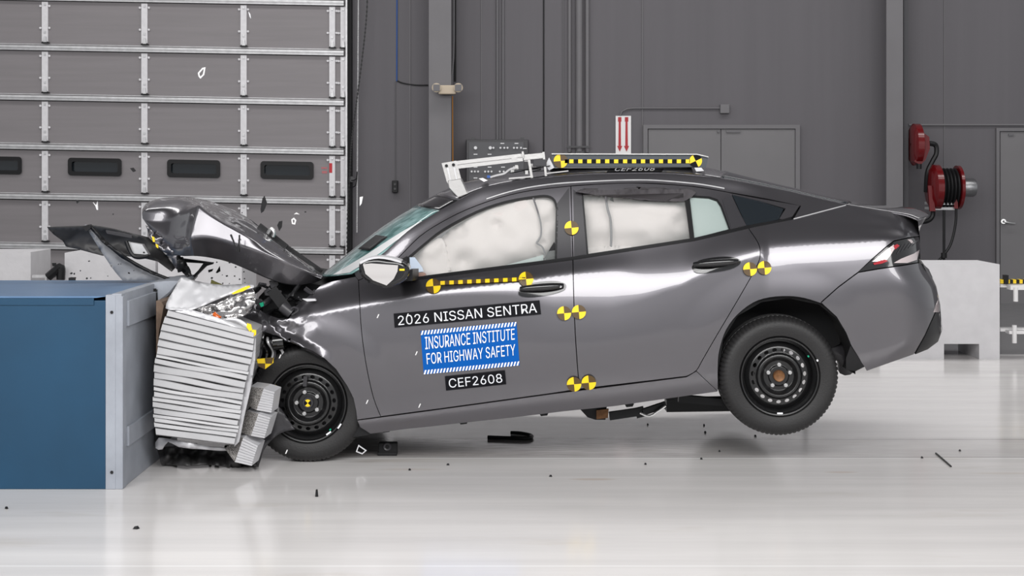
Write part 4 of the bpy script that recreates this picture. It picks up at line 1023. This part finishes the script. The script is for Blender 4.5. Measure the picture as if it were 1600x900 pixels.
for e in me.edges:
    k = [pos.get(tuple(round(q, 4) for q in me.vertices[v].co)) for v in e.vertices]
    if None in k: continue
    (i0, j0), (i1, j1) = k
    val = 0
    if j0 == j1 == 1 and max(i0, i1) <= 7: val = .75
    if j0 == j1 == 2 and min(i0, i1) >= 3: val = .7
    if j0 == j1 == 3 and min(i0, i1) >= 9: val = .4
    if i0 == i1 == 7 and max(j0, j1) <= 2: val = .95
    if i0 == i1 == 8 and max(j0, j1) <= 2: val = .6
    cr.data[e.index].value = val
for p in me.polygons: p.use_smooth = True
ss = bn.modifiers.new('sub', 'SUBSURF'); ss.levels = 4; ss.render_levels = 4
tx = bpy.data.textures.new('dent', 'CLOUDS'); tx.noise_scale = .28
dm = bn.modifiers.new('dents', 'DISPLACE'); dm.texture = tx; dm.strength = .012; dm.mid_level = .5; dm.texture_coords = 'GLOBAL'
sd = bn.modifiers.new('solid', 'SOLIDIFY'); sd.thickness = .012; sd.offset = -1

# torn nose flap under the bonnet
def sheet(name, poly, Yf, m, parent=None, step=6, nz=.0, ns=.05, thick=.006, seed=0, label=None, cat=None, group=None):
    V, Fc = tri_poly(poly, [], step)
    f = lambda u, v: P(u, v, Yf(u, v) + nz * noise.noise(Vector((u*ns, v*ns, seed))) + .5*nz*noise.noise(Vector((u*ns*2.7, v*ns*2.7, seed+5))))
    pts = [tuple(f(*p)) for p in V]; me = bpy.data.meshes.new(name); me.from_pydata(pts, [], Fc)
    o = link(name, me, m, parent, True); md = o.modifiers.new('solid', 'SOLIDIFY'); md.thickness = thick; md.offset = 0
    if label: tag(o, label, cat, group)
    return o
sheet('crumpled_panel', [(228, 352), (240, 362), (256, 372), (268, 385), (280, 392), (284, 408), (280, 424), (274, 418), (262, 400), (246, 384), (234, 368)], lambda u, v: 8.33, M['paint'], car, nz=.07, ns=.06, step=4)['label'] = 'shiny crumpled nose panel'
MB().prism([(237, 369), (241, 371), (242, 378), (239, 378)], 8.2, .01).build('target_sticker', M['yellow'], car)
MB().prism([(243, 381), (247, 383), (247, 388), (244, 386)], 8.2, .01).build('target_sticker', M['yellow'], car)
sheet('bonnet_latch', [(276, 400), (286, 402), (296, 420), (300, 430), (292, 432), (284, 424), (278, 426)], lambda u, v: 8.3, M['black'], car, nz=.1, ns=.1, step=4)
MB().prism([(318, 411), (333, 410), (332, 413), (322, 416), (302, 436), (298, 438), (300, 432), (310, 422)], 8.4, .03).build('bonnet_stay', M['black'], car)
MB().prism([(286, 404), (330, 410), (324, 412), (290, 410)], 8.45, .03).build('bonnet_stay', M['black'], car)
# cowl strip along the rear edge of the bonnet with wiper bits
MB().bar(P(378, 343, 8.9), P(440, 380, 8.9), .05, .02).bar(P(440, 380, 8.9), P(503, 424, 8.9), .05, .02).build('bonnet_seal', M['black'], car)
MB().bar(P(405, 352, 8.7), P(448, 386, 8.7), .02, .03).build('bonnet_hinge', M['black'], car)
MB().tube([P(418, 365, 8.6), P(424, 358, 8.6), P(428, 364, 8.6), P(426, 370, 8.6)], .012, 8).build('bonnet_hinge', M['nut'], car)
MB().bar(P(452, 396, 8.3), P(461, 416, 8.25), .006, .006).build('washer_pipe', M['nut'], car)
MB().tube([P(478, 422, 8.4), P(484, 418, 8.4), P(490, 424, 8.4), P(480, 426, 8.4)], .012, 8).build('wiper_pivot', M['pillar'], car)
MB().prism([(359, 367), (361, 366), (369, 386), (372, 383), (373, 367), (374.5, 367), (374, 394), (371, 394)], 7.95, .02).build('broken_clip', M['black'], car)
# engine bay clutter
prismY([(385, 520), (392, 470), (420, 440), (470, 448), (500, 452), (500, 500), (470, 520), (450, 560), (400, 600)], 8.25, 9.4, 'engine_block', M['void'])
rnd = random.Random(11)
for i in range(9):
    u, v = rnd.uniform(392, 470), rnd.uniform(440, 520); pts = [(u, v)]
    for k in range(3): u += rnd.uniform(-22, 26); v += rnd.uniform(-12, 20); pts.append((max(388, min(488, u)), max(438, min(560, v))))
    MB().tube([P(a, b, 8.05 + rnd.uniform(0, .2)) for a, b in pts], rnd.choice((.008, .012, .018)), 8).build('hose', rnd.choice((M['black'], M['black_gloss'], M['pillar'], M['pillar'])), car)
for i in range(14):
    u, v = rnd.uniform(390, 470), rnd.uniform(442, 550); s = rnd.uniform(5, 14)
    if u > 440 and v > 500: continue
    poly = [(u + s*rnd.uniform(.5, 1.1)*math.cos(a + rnd.uniform(-.3, .3)), v + s*rnd.uniform(.4, .9)*math.sin(a)) for a in [2*PI*k/5 for k in range(5)]]
    MB().prism(poly, 8.1 + rnd.uniform(0, .15), rnd.uniform(.03, .08)).build('engine_part', rnd.choice((M['black'], M['black_gloss'], M['pillar'], M['steelblack'], M['pillar'])), car, bevel=.003)
MB().bar(P(424, 452, 8.0), P(450, 486, 8.02), .05, .06).build('air_duct', M['black'], car)
MB().cyl(P(440, 478, 8.0), P(455, 490, 8.0), .03).build('air_duct', M['pillar'], car)
MB().tube([P(452, 484, 7.98), P(460, 480, 7.98), P(466, 484, 7.98), P(456, 492, 7.98)], .006, 6).build('clip', M['pillar'], car)
MB().prism([(472, 467), (492, 467), (494, 470), (480, 471)], 7.95, .03).build('broken_clip', M['sheet'], car)
MB().prism([(405, 474), (411, 472), (412, 478), (408, 480)], 7.98, .02).build('connector', M['green'], car)
MB().tube([P(476, 452, 8.05), P(486, 458, 8.03), P(492, 454, 8.05)], .008, 6).tube([P(478, 449, 8.05), P(490, 458, 8.03)], .006, 6, 1).build('hinge_arm', M['pillar'], car)
for k in range(5):      # crushed parts ahead of the front wheel
    u0 = 404 + k*7; MB().tube([P(u0, 520 + k*4, 8.0), P(u0 + rnd.uniform(-6, 8), 535, 7.96), P(u0 + rnd.uniform(2, 14), 550, 8.0), P(u0 + rnd.uniform(-4, 6), 568, 8.0)], .008, 7).build('hose', rnd.choice((M['black_gloss'], M['pillar'], M['galv'])), car)
MB().cyl(P(428, 535, 7.98), P(444, 533, 7.98), .045, 16).build('headlamp_motor', M['black_gloss'], car)
sheet('inner_wing', [(380, 494), (405, 505), (440, 530), (480, 548), (440, 560), (410, 590), (396, 610), (392, 540)], lambda u, v: 8.14, M['black'], car, nz=.08, ns=.06)
# stickers knocked loose on the front corner, stay with the car
MB().prism([(401, 561), (427, 559), (427, 567), (414, 577), (404, 572)], 7.86, .01).build('target_sticker', M['yellow'], car)
MB().prism([(414, 560), (427, 559), (425, 568), (415, 568)], 7.855, .004).prism([(401, 568), (414, 568), (414, 577), (405, 573)], 7.855, .004).build('target_sticker', M['brown'], car)
MB().prism([(424, 605), (430, 602), (438, 606), (436, 612), (428, 616)], 7.84, .01).build('target_sticker', M['yellow'], car)

# ------------------------------------------------------------------ torn bumper cover
bc = root('bumper_cover', 'torn dark front bumper cover flying above the blue crash block', 'bumper')
pa = [(74, 355), (130, 353), (145, 352), (180, 358), (206, 365), (232, 371), (248, 385), (262, 400), (274, 418), (268, 424), (246, 408), (228, 404), (200, 400), (185, 398), (160, 399), (120, 389), (103, 385), (98, 376), (84, 366)]
sheet('inner_shell', pa, lambda u, v: 8.5 + .1*math.sin((v-350)*.05), M['shellgrey'], bc, nz=.03, ns=.03)
sheet('painted_skin', crv([(132, 351), (140, 354), (160, 378), (190, 402), (225, 422), (262, 438)], 3) + [(192, 439), (180, 425), (164, 402), (150, 380)], lambda u, v: 8.22 + (u-130)*.001, M['primer'], bc, nz=.015, ns=.02)
sheet('flange', crv([(137, 352), (148, 356), (168, 378), (200, 402), (236, 422), (272, 437)], 3) + [(262, 438), (225, 423), (190, 403), (160, 379)], lambda u, v: 8.16 + (u-130)*.001, M['black'], bc, nz=.02)
MB().prism([(165, 360), (190, 364), (206, 368), (206, 372), (188, 369), (167, 365)], 8.4, .02).build('stiffener', M['pillar'], bc)
MB().prism([(197, 378), (222, 382), (232, 398), (206, 396)], 8.38, .05).build('grille_opening', M['galv'], bc)
MB().tube([P(197, 377, 8.36), P(205, 396, 8.36), P(215, 402, 8.36), P(232, 400, 8.36)], .012, 8).build('cable', M['black'], bc)
MB().prism([(128, 354), (138, 351), (142, 356), (134, 361)], 8.15, .06).build('mounting_clip', M['black'], bc)

# ------------------------------------------------------------------ deformable barrier
hb = root('honeycomb_barrier', 'white ribbed aluminium honeycomb barrier crushed between block and car', 'barrier')
mb = MB(); nl = 20
left = spl([(0, 262), (.12, 255), (.3, 246), (.5, 241), (.8, 240), (1, 243)]); right = spl([(0, 398), (.12, 395), (.4, 386), (.7, 376), (1, 367)])
topL = lambda t: 484 + 196*t; topR = lambda t: 519 + 176*t
ts = [0]
rr2 = random.Random(5)
for i in range(nl): ts.append(ts[-1] + rr2.uniform(.6, 1.4))
ts = [t/ts[-1] for t in ts]
nx = 16
for i in range(nl):
    t0, t1 = ts[i], ts[i+1]; rowv = []
    prev = None
    jl, jr = rr2.uniform(-1.5, 1.5), rr2.uniform(-1.5, 1.5); tilt = rr2.uniform(-.012, .012)
    cells = []
    for (t, dy) in ((t0 + .0005, .014), (t0 + (t1-t0)*.12, .0), (t1 - (t1-t0)*.12, -.004), (t1 - .0005, .014)):
        row = []
        for k in range(nx+1):
            s = k/nx; u = left(t)*(1-s) + right(t)*s + (jl*(1-s) + jr*s); v = topL(t)*(1-s) + topR(t)*s + .9*math.sin(s*7 + i*1.7)*(1 - abs(2*t-1))
            row.append(P(u, v, 7.60 + dy + .012*math.sin(s*5 + i) + tilt*s))
        cells.append(row)
    n1 = nx+1; vs = [p for r in cells for p in r]
    mb.add(vs, [(a*n1+k, a*n1+k+1, (a+1)*n1+k+1, (a+1)*n1+k) for a in range(3) for k in range(nx)])
    # end (car side) and back closure to depth
    e0, e1 = cells[0][-1], cells[-1][-1]; b0, b1 = cells[0][0], cells[-1][0]; dp = Vector((0, .95, 0))
    ins_ = Vector((.02, .4, 0))
    mb.add([e0, e1, e1 + dp + Vector((-.05, 0, 0)), e0 + dp + Vector((-.05, 0, 0)), b0, b1, b1 + dp, b0 + dp], [(0, 1, 2, 3), (4, 5, 6, 7), (1, 2, 6, 5), (0, 3, 7, 4)])
mb.build('honeycomb_core', mat('honeycomb_white', (.40, .40, .41), .5, .1, bump=.15, bscale=10, var=.04, vscale=5), hb, merge=False)
core_in = MB().hexa([P(266, 676, 7.63), P(366, 690, 7.63), P(388, 524, 7.63), P(268, 492, 7.63), P(290, 640, 8.5), P(380, 650, 8.5), P(390, 500, 8.5), P(285, 470, 8.5)]).build('core_backing', M['void'], hb)
sheet('end_sheet', [(396, 519), (400, 530), (399, 560), (392, 606), (382, 650), (374, 690), (366, 698), (374, 650), (384, 600), (390, 560), (393, 530)], lambda u, v: 7.66, M['sheet'], hb, step=5)
sheet('bottom_sheet', crv([(243, 700), (248, 684), (275, 688), (320, 696), (360, 700), (378, 690), (384, 672), (388, 640), (391, 650), (385, 684), (372, 700), (350, 704), (315, 702), (280, 698), (262, 690), (254, 702)], 2, True), lambda u, v: 7.66 + .002*abs(u-300), M['sheet'], hb, step=5, nz=.03)
cs = sheet('cladding_sheet', crv([(283, 434), (275, 448), (264, 466), (259, 482), (275, 484), (300, 484), (335, 470), (370, 456), (397, 449), (388, 444), (350, 446), (318, 442), (300, 438)], 2, True), lambda u, v: 7.9 - (v-440)*.006, M['sheet'], hb, step=5, nz=.05, ns=.03)
sheet('cladding_sheet', [(262, 480), (300, 484), (345, 498), (385, 512), (397, 520), (393, 524), (350, 512), (300, 498), (264, 488)], lambda u, v: 7.63 - (v-500)*.0005, M['sheet'], hb, step=6, nz=.02)
sheet('foil_sheet', [(282, 488), (310, 478), (345, 464), (378, 452), (393, 448), (398, 456), (399, 472), (394, 484), (380, 494), (362, 499), (340, 498), (312, 494)], lambda u, v: 7.78 + (u-300)*.001 + .012*math.sin((u*.28 + v*.96)*.42 + 3*noise.noise(Vector((u*.03, v*.05, 1)))) + .006*math.sin((u*.5 - v*.8)*.33), M['foil'], hb, step=2.5, nz=.03, ns=.04)
MB().prism([(362, 458), (378, 450), (389, 446), (391, 449), (380, 455), (364, 460)], 7.72, .01).build('yellow_tape', M['yellow'], hb)
sheet('edge_strip', crv([(350, 498), (368, 497), (382, 503), (396, 518), (392, 521), (378, 508), (365, 502), (350, 501)], 2, True), lambda u, v: 7.64, M['sheet'], hb, step=4)
MB().prism([(386, 505), (392, 507), (394, 515), (390, 518), (385, 511)], 7.6, .01).build('yellow_tape', M['yellow'], hb)
MB().prism([(394, 515), (400, 516), (400, 523), (396, 526), (392, 520)], 7.6, .01).build('yellow_tape', M['yellow'], hb)
sheet('lamp_shard', [(332, 490), (336, 487), (341, 492), (346, 495), (344, 499), (334, 497)], lambda u, v: 7.70, M['amber'], None, step=3, nz=.05, label='orange broken lamp shard on foil above the ribbed barrier', cat='debris')

def cell_mat():
    m = mat('honeycomb_cells', (.3, .28, .27), .5, .3); nt = m.node_tree; b = nt.nodes['Principled BSDF']
    tc = nt.nodes['Texture Coordinate']; vo = nt.nodes.new('ShaderNodeTexVoronoi'); vo.inputs['Scale'].default_value = 95; vo.feature = 'DISTANCE_TO_EDGE'
    cr_ = nt.nodes.new('ShaderNodeValToRGB'); cr_.color_ramp.elements[0].position = .02; cr_.color_ramp.elements[0].color = (.5, .48, .46, 1); cr_.color_ramp.elements[1].position = .2; cr_.color_ramp.elements[1].color = (.1, .09, .085, 1)
    nt.links.new(tc.outputs['Object'], vo.inputs[0]); nt.links.new(vo.outputs[0], cr_.inputs[0]); nt.links.new(cr_.outputs[0], b.inputs['Base Color']); return m
CM = cell_mat()
def hpiece(quad, mid, label):     # quad px TL TR BR BL ; mid = (top mid, bottom mid) nearest vertical edge
    tl, tr, br, bl = quad; tm, bmid = mid; mb = MB(); Yn = 7.66
    A, B, C, D = P(*tl, Yn+.1), P(*tm, Yn), P(*tr, Yn+.05), P(*bl, Yn+.1)
    E, G = P(*bmid, Yn), P(*br, Yn+.05); bk = Vector((.02, .1, .01))
    vs = [A, B, C, D, E, G, A+bk, B+bk, C+bk, D+bk, E+bk, G+bk]
    rt = root('honeycomb_piece', label, 'honeycomb block', 'small honeycomb blocks beside the front wheel')
    MB().add(vs, [(0, 3, 4, 1), (0, 3, 9, 6)]).build('cell_face', CM, rt)
    n = 9; m2 = MB()
    for i in range(n):
        t0, t1 = i/n + .01, (i+1)/n - .006; off = Vector((0, -.004*(i % 2), 0))
        m2.add([B.lerp(E, t0)+off, B.lerp(E, t1)+off, C.lerp(G, t1)+off, C.lerp(G, t0)+off], [(0, 1, 2, 3)])
    m2.add(vs, [(1, 2, 8, 7), (0, 1, 7, 6), (2, 5, 11, 8), (4, 5, 11, 10), (3, 4, 10, 9), (6, 7, 8, 11, 10, 9)])
    m2.add([v + Vector((0, .004, 0)) for v in (B, E, G, C)], [(0, 1, 2, 3)])
    m2.build('strip_face', M['sheet'], rt, merge=False)
hpiece([(391, 604), (429, 612), (424, 645), (387, 634)], ((412, 607), (401, 641)), 'topmost small honeycomb block left of the front wheel')
hpiece([(386, 642), (423, 652), (413, 685), (374, 676)], ((404, 646), (392, 681)), 'middle small honeycomb block left of the front wheel')
hpiece([(365, 682), (403, 696), (393, 728), (352, 702)], ((380, 684), (367, 722)), 'lowest small honeycomb block by the floor')
# fallen liner piece in front of tyre
sheet('wheel_liner', crv([(428, 628), (440, 640), (452, 658), (461, 671)], 3) + crv([(461, 671), (440, 676), (424, 688), (412, 704), (406, 722), (404, 730)], 3)[1:] + [(396, 730), (400, 704), (410, 680), (420, 655)], lambda u, v: 7.89, M['pillar'], None, step=5, nz=.02, label='torn dark grey curved liner leaning against the front tyre', cat='liner')

# ------------------------------------------------------------------ roof rig and target board
rig = root('camera_rig', 'white aluminium bracket rig bolted over the windscreen and roof front', 'bracket')
YR = 8.28
MB().prism([(690, 256), (693, 253), (709, 251.5), (736, 249), (738, 253), (739, 262), (748, 290), (752, 300), (738, 309), (727, 298), (712, 280), (703, 284), (700, 283), (697, 268)][:0] or [(690, 255), (713, 251), (722, 285), (731, 302), (720, 308), (706, 296), (698, 284)], YR, .02).build('upright_plate', M['alu'], rig)
MB().prism([(700, 282), (720, 279), (731, 303), (716, 309), (701, 293)], YR - .015, .2, bev=.004).build('foot_plate', M['alu'], rig)
for k in (0, 1):
    MB().prism([(698 + 10*k, 262), (701 + 10*k, 262), (705.5 + 10*k, 284), (703 + 10*k, 284)], YR - .006, .008).build('slot', M['galv'], rig)
    MB().cyl(P(697.5 + 11*k, 259 - 1.5*k, YR), P(697.5 + 11*k, 259 - 1.5*k, YR - .012), .009, 12).build('bolt', M['black'], rig)
MB().bar(P(712, 254.5, YR + .02), P(817, 242.5, YR + .02), .03, .02).bar(P(714, 261, YR + .02), P(817, 249, YR + .02), .03, .02).bar(P(712, 258, YR + .03), P(817, 246, YR + .03), .01, .03).build('arm', M['alu'], rig)
MB().prism([(815, 237), (818, 236.5), (820, 247), (817, 247)], YR - .01, .04).build('end_plate', M['alu'], rig)
MB().bar(P(825, 241, YR), P(831, 278, YR), .014).bar(P(849, 237.5, YR), P(853, 275, YR), .012).bar(P(795, 279, YR), P(830, 276, YR), .03, .008).bar(P(853, 271, YR), P(888, 267, YR), .03, .006).build('post', M['alu'], rig)
MB().pbox(833, 249, 854, 260, YR - .02, .08).build('clamp', M['pillar'], rig, bevel=.004)
mb = MB(); rr3 = random.Random(3)
for i in range(9):
    u, v = rr3.uniform(797, 830), rr3.uniform(246, 268); mb.pbox(u, v, u + rr3.uniform(2, 9), v + rr3.uniform(2, 7), YR + rr3.uniform(-.02, .08), .04)
mb.bar(P(818, 246, YR), P(848, 243, YR), .02, .03).build('slider_block', M['alu'], rig)
mb = MB()
for i in range(6):
    a = P(rr3.uniform(795, 820), rr3.uniform(262, 272), YR + .05); b = P(rr3.uniform(825, 860), rr3.uniform(258, 268), YR + .05); mb.bar(a, b, .012, .005)
mb.build('strap', M['black'], rig)
MB().tube([P(766, 277, YR), P(776, 274, YR), P(788, 271, YR), P(796, 265, YR), P(804, 262, YR)], .006, 6).build('cable', M['galv'], rig)
MB().pbox(761, 274, 766, 278, YR, .02).build('connector', M['bluewire'], rig)
MB().prism([(748, 279), (754, 278), (762, 282), (756, 284)], YR, .1).build('pad', M['white'], rig)

tb = root('target_board', 'long angled metal board with yellow black dashes lying on the car roof', 'target board')
MB().prism([(862, 241), (1090, 241), (1107, 245), (1103, 262), (865, 262)], 8.36, .02).build('board', mat('board_grey', (.11, .12, .13), .25, .7), tb)
MB().prism([(862, 239.6), (1089, 240.2), (1107, 244.5), (1107, 246), (1089, 241.8), (862, 241.2)], 8.34, .25).build('top_flange', M['alu'], tb)
MB().prism([(860, 261), (1080, 261), (1085, 262), (860, 262.5)], 8.36, .25).build('bottom_flange', M['galv'], tb)
fb = lambda a, b: P(a, b, 8.352)
target_mesh('target_disc', fb, 11, math.radians(-5), cx=876, cy=251.5, parent=tb)
target_mesh('target_disc', fb, 10, math.radians(-25), cx=1087, cy=251.5, parent=tb, m2=M['sticker_black'])
mb = MB()
for i in range(14):
    a = 886 + i*14.0; mb.add([fb(a+3.5, 249), fb(a + 10, 249), fb(a + 10, 255), fb(a+3.5, 255)], [(0, 1, 2, 3)], 0)
    mb.add([fb(a-3.5, 249), fb(a+3.5, 249), fb(a+3.5, 255), fb(a-3.5, 255)], [(0, 1, 2, 3)], 1)
mb.build('striped_tape', [M['yellow'], M['sticker_black']], tb)
MB().prism([(852, 258), (858, 246), (866, 262), (858, 266)], 8.34, .02).prism([(1085, 262), (1096, 262), (1100, 267), (1088, 268)], 8.34, .02).build('clear_tape', M['sheet'], tb)

# ------------------------------------------------------------------ loose fragments
def shard(poly, Y, m, label, name='debris_fragment', group=None, dep=.012):
    o = MB().prism(poly, Y, dep).build(name, m); return tag(o, label, 'debris', group)
def ring(poly, Y, m, label):
    inn = inset_poly(poly, 2.2 if len(poly) > 4 else 1.6); n = len(poly)
    A = [P(*p, Y) for p in poly]; B = [P(*p, Y) for p in inn]; dp = Vector((0, .008, 0))
    mb = MB().add(A + B + [a+dp for a in A] + [b+dp for b in B], [(i, (i+1) % n, n+(i+1) % n, n+i) for i in range(n)] + [(2*n+i, 3*n+i, 3*n+(i+1) % n, 2*n+(i+1) % n) for i in range(n)] + [(i, 2*n+i, 2*n+(i+1) % n, (i+1) % n) for i in range(n)] + [(n+i, n+(i+1) % n, 3*n+(i+1) % n, 3*n+i) for i in range(n)])
    return tag(mb.build('debris_fragment', m), label, 'debris')
ring([(309, 114), (316, 106), (321, 105), (319, 117), (313, 123), (310, 119)], 8.4, M['white'], 'largest white plastic ring fragment high in front of garage door')
ring([(455, 343), (459, 340), (463, 344), (461, 351), (456, 350)], 8.5, M['white'], 'small white ring fragment right of the flying black shards')
shard([(459, 335), (463, 332), (468, 335), (463, 334.5)], 8.5, M['white'], 'tiny white curved fragment above the small white ring')
shard([(145, 316), (150, 321), (152, 315), (153, 328), (151, 328), (149, 322)], 8.5, M['white'], 'white Y-shaped fragment above the torn bumper cover')
shard([(407, 327), (410, 310), (413, 306), (417, 318), (412, 330), (408, 333)], 8.4, M['black'], 'largest flying black shard above the bonnet')
shard([(433, 352), (436, 346), (441, 345), (440, 355), (436, 361)], 8.4, M['black'], 'second flying black shard lower right of the largest one')
shard([(203, 263), (208, 262), (212, 267), (208, 269)], 8.6, M['black'], 'dark fragment flying level with the garage door windows')
shard([(388, 18), (391, 22), (392, 29), (390, 26)], 8.6, M['sheet'], 'thin pale sliver high by the third white hinge strip')
shard([(562, 308), (567, 307), (565, 318), (562, 322)], 8.4, M['white'], 'white fragment flying in front of the grey wall left of column')
shard([(118, 312), (124, 315), (120, 318)], 8.6, M['black'], 'black crumb flying left of the white Y-shaped fragment')
shard([(325, 422), (333, 420), (331, 424), (326, 426)], 8.5, M['black'], 'flat black shard flying under the bonnet, left of a pair')
shard([(337, 426), (343, 416), (344, 424), (339, 427)], 8.5, M['black'], 'pointed black shard flying under the bonnet, right of a pair')
shard([(330, 437), (336, 440), (348, 445), (358, 448), (340, 446), (329, 443)], 8.2, mat('olive', (.08, .075, .01), .5), 'dark olive strip lying on the white cladding sheet')
shard([(81, 411), (87, 411), (87, 416), (82, 416)], 9.0, M['black'], 'round black fragment left of the white block with the bumper cover')
shard([(107, 434), (115, 434), (114, 440), (107, 440)], 8.55, M['black'], 'black lump on the rear edge of the crash block top', dep=.05)
rf = random.Random(21)
for i in range(36):
    zone = rf.random()
    if zone < .55: u, v = rf.uniform(325, 385), rf.uniform(408, 445)
    elif zone < .8: u, v = rf.uniform(110, 230), rf.uniform(408, 436)
    else: u, v = rf.uniform(150, 520), rf.uniform(330, 400)
    s = rf.uniform(.6, 1.7); a0 = rf.uniform(0, 6)
    shard([(u + s*rf.uniform(.6, 1.5)*math.cos(a0 + a), v + s*math.sin(a0 + a)) for a in (0, 1.6, 3.1, 4.7)], rf.uniform(7.9, 8.1), M['black'], 'tiny black crumb flying around the crushed nose', group='tiny black crumbs in the air')
for (u, v) in ((573, 628), (655, 634), (437, 557), (636, 493), (590, 494), (650, 552), (447, 706)):
    shard([(u-1.5, v+3), (u+1, v-3), (u+2.5, v-2.5), (u, v+3)], 7.8, M['white'], 'tiny white chip flying beside the front door and wheel', group='tiny white chips in the air')
# on the floor
def on_floor(u, v): 
    Y = F*H/(v - VH); return P(u, v, Y)
def chip(u, v, s, label, group=None, m=M['black'], hgt=.01):
    c = on_floor(u, v); r_s = random.Random(int(u*7+v)); pts = [(c.x + s*r_s.uniform(.5, 1.2)*math.cos(a), c.y + s*r_s.uniform(.5, 1.2)*math.sin(a)) for a in [2*PI*k/5 for k in range(5)]]
    vs = [Vector((x, y, .0005)) for x, y in pts] + [Vector((c.x + (x-c.x)*.6, c.y + (y-c.y)*.6, hgt)) for x, y in pts]
    o = MB().add(vs, [tuple(range(4, -1, -1)), tuple(range(5, 10))] + [(i, (i+1) % 5, 5+(i+1) % 5, 5+i) for i in range(5)]).build('floor_fragment', m); return tag(o, label, 'debris', group)
chip(495, 776, .012, 'upright black sliver on the white floor in front of the car', hgt=.035)
chip(213, 826, .02, 'flat black chip on the floor in front of the blue block')
chip(10, 795, .012, 'black crumb on the floor at the far left edge')
for u, v in ((1100, 665), (1102, 676), (1012, 664), (1180, 682), (1124, 706), (1096, 718), (700, 727), (1008, 726), (1500, 705), (1440, 716), (640, 735), (860, 745)):
    chip(u, v, .009, 'tiny dark crumb on the floor beneath or beside the car', 'tiny crumbs on the floor')
rf = random.Random(9)
for i in range(14):
    chip(rf.uniform(255, 400), rf.uniform(702, 728), rf.uniform(.01, .035), 'small dark broken piece on the floor under the ribbed barrier', 'broken pieces under the barrier', rf.choice((M['black'], M['pillar'], M['black'])), hgt=rf.uniform(.01, .04))
o = MB().tube([on_floor(762, 686) + Vector((0, 0, .011)), on_floor(790, 687) + Vector((0, 0, .011)), on_floor(822, 688) + Vector((0, 0, .011)), on_floor(831, 684) + Vector((0, 0, .011)), on_floor(815, 680) + Vector((0, 0, .011)), on_floor(798, 679) + Vector((0, 0, .011))], .011, 8).build('rubber_strap', M['black'])
tag(o, 'black looped strap lying on the floor under the car', 'strap')
tc_ = root('track_fitting', 'black metal track fitting with a hole behind the front wheel', 'fitting')
c = on_floor(605, 712)
MB().box((c.x - .05, c.y, 0), (c.x + .055, c.y + .06, .07)).box((c.x-.055, c.y-.01, 0), (c.x+.055, c.y+.07, .02)).build('housing', M['void'], tc_, bevel=.006)
MB().lathe([(.012, -.002), (.02, -.006), (.024, -.002)], (c.x, c.y, .05), 20).build('eyelet', M['pillar'], tc_)
ring([(556, 706), (560, 695), (573, 704), (566, 710)], 7.92, M['sheet'], 'four-sided clear frame piece by the front tyre heel')
a, b = on_floor(1462, 709), on_floor(1486, 730)
o = MB().bar(a + Vector((0, 0, .004)), b + Vector((0, 0, .004)), .008, .006).build('wire_offcut', M['black']); tag(o, 'thin black wire offcut on the floor right of the car', 'wire')

sp = sheet('shadow_junk_sheet', [(246, 700), (290, 696), (350, 702), (398, 716), (404, 729), (372, 731), (330, 726), (290, 728), (252, 726)], lambda u, v: 7.95 - (v - 700)*.004, M['shellgrey'], None, step=5, nz=.12, ns=.05, label='dark crumpled sheet standing in for shadow and junk under the ribbed barrier', cat='dark sheet')  # dark sheet that paints in the shadow and junk below the barrier
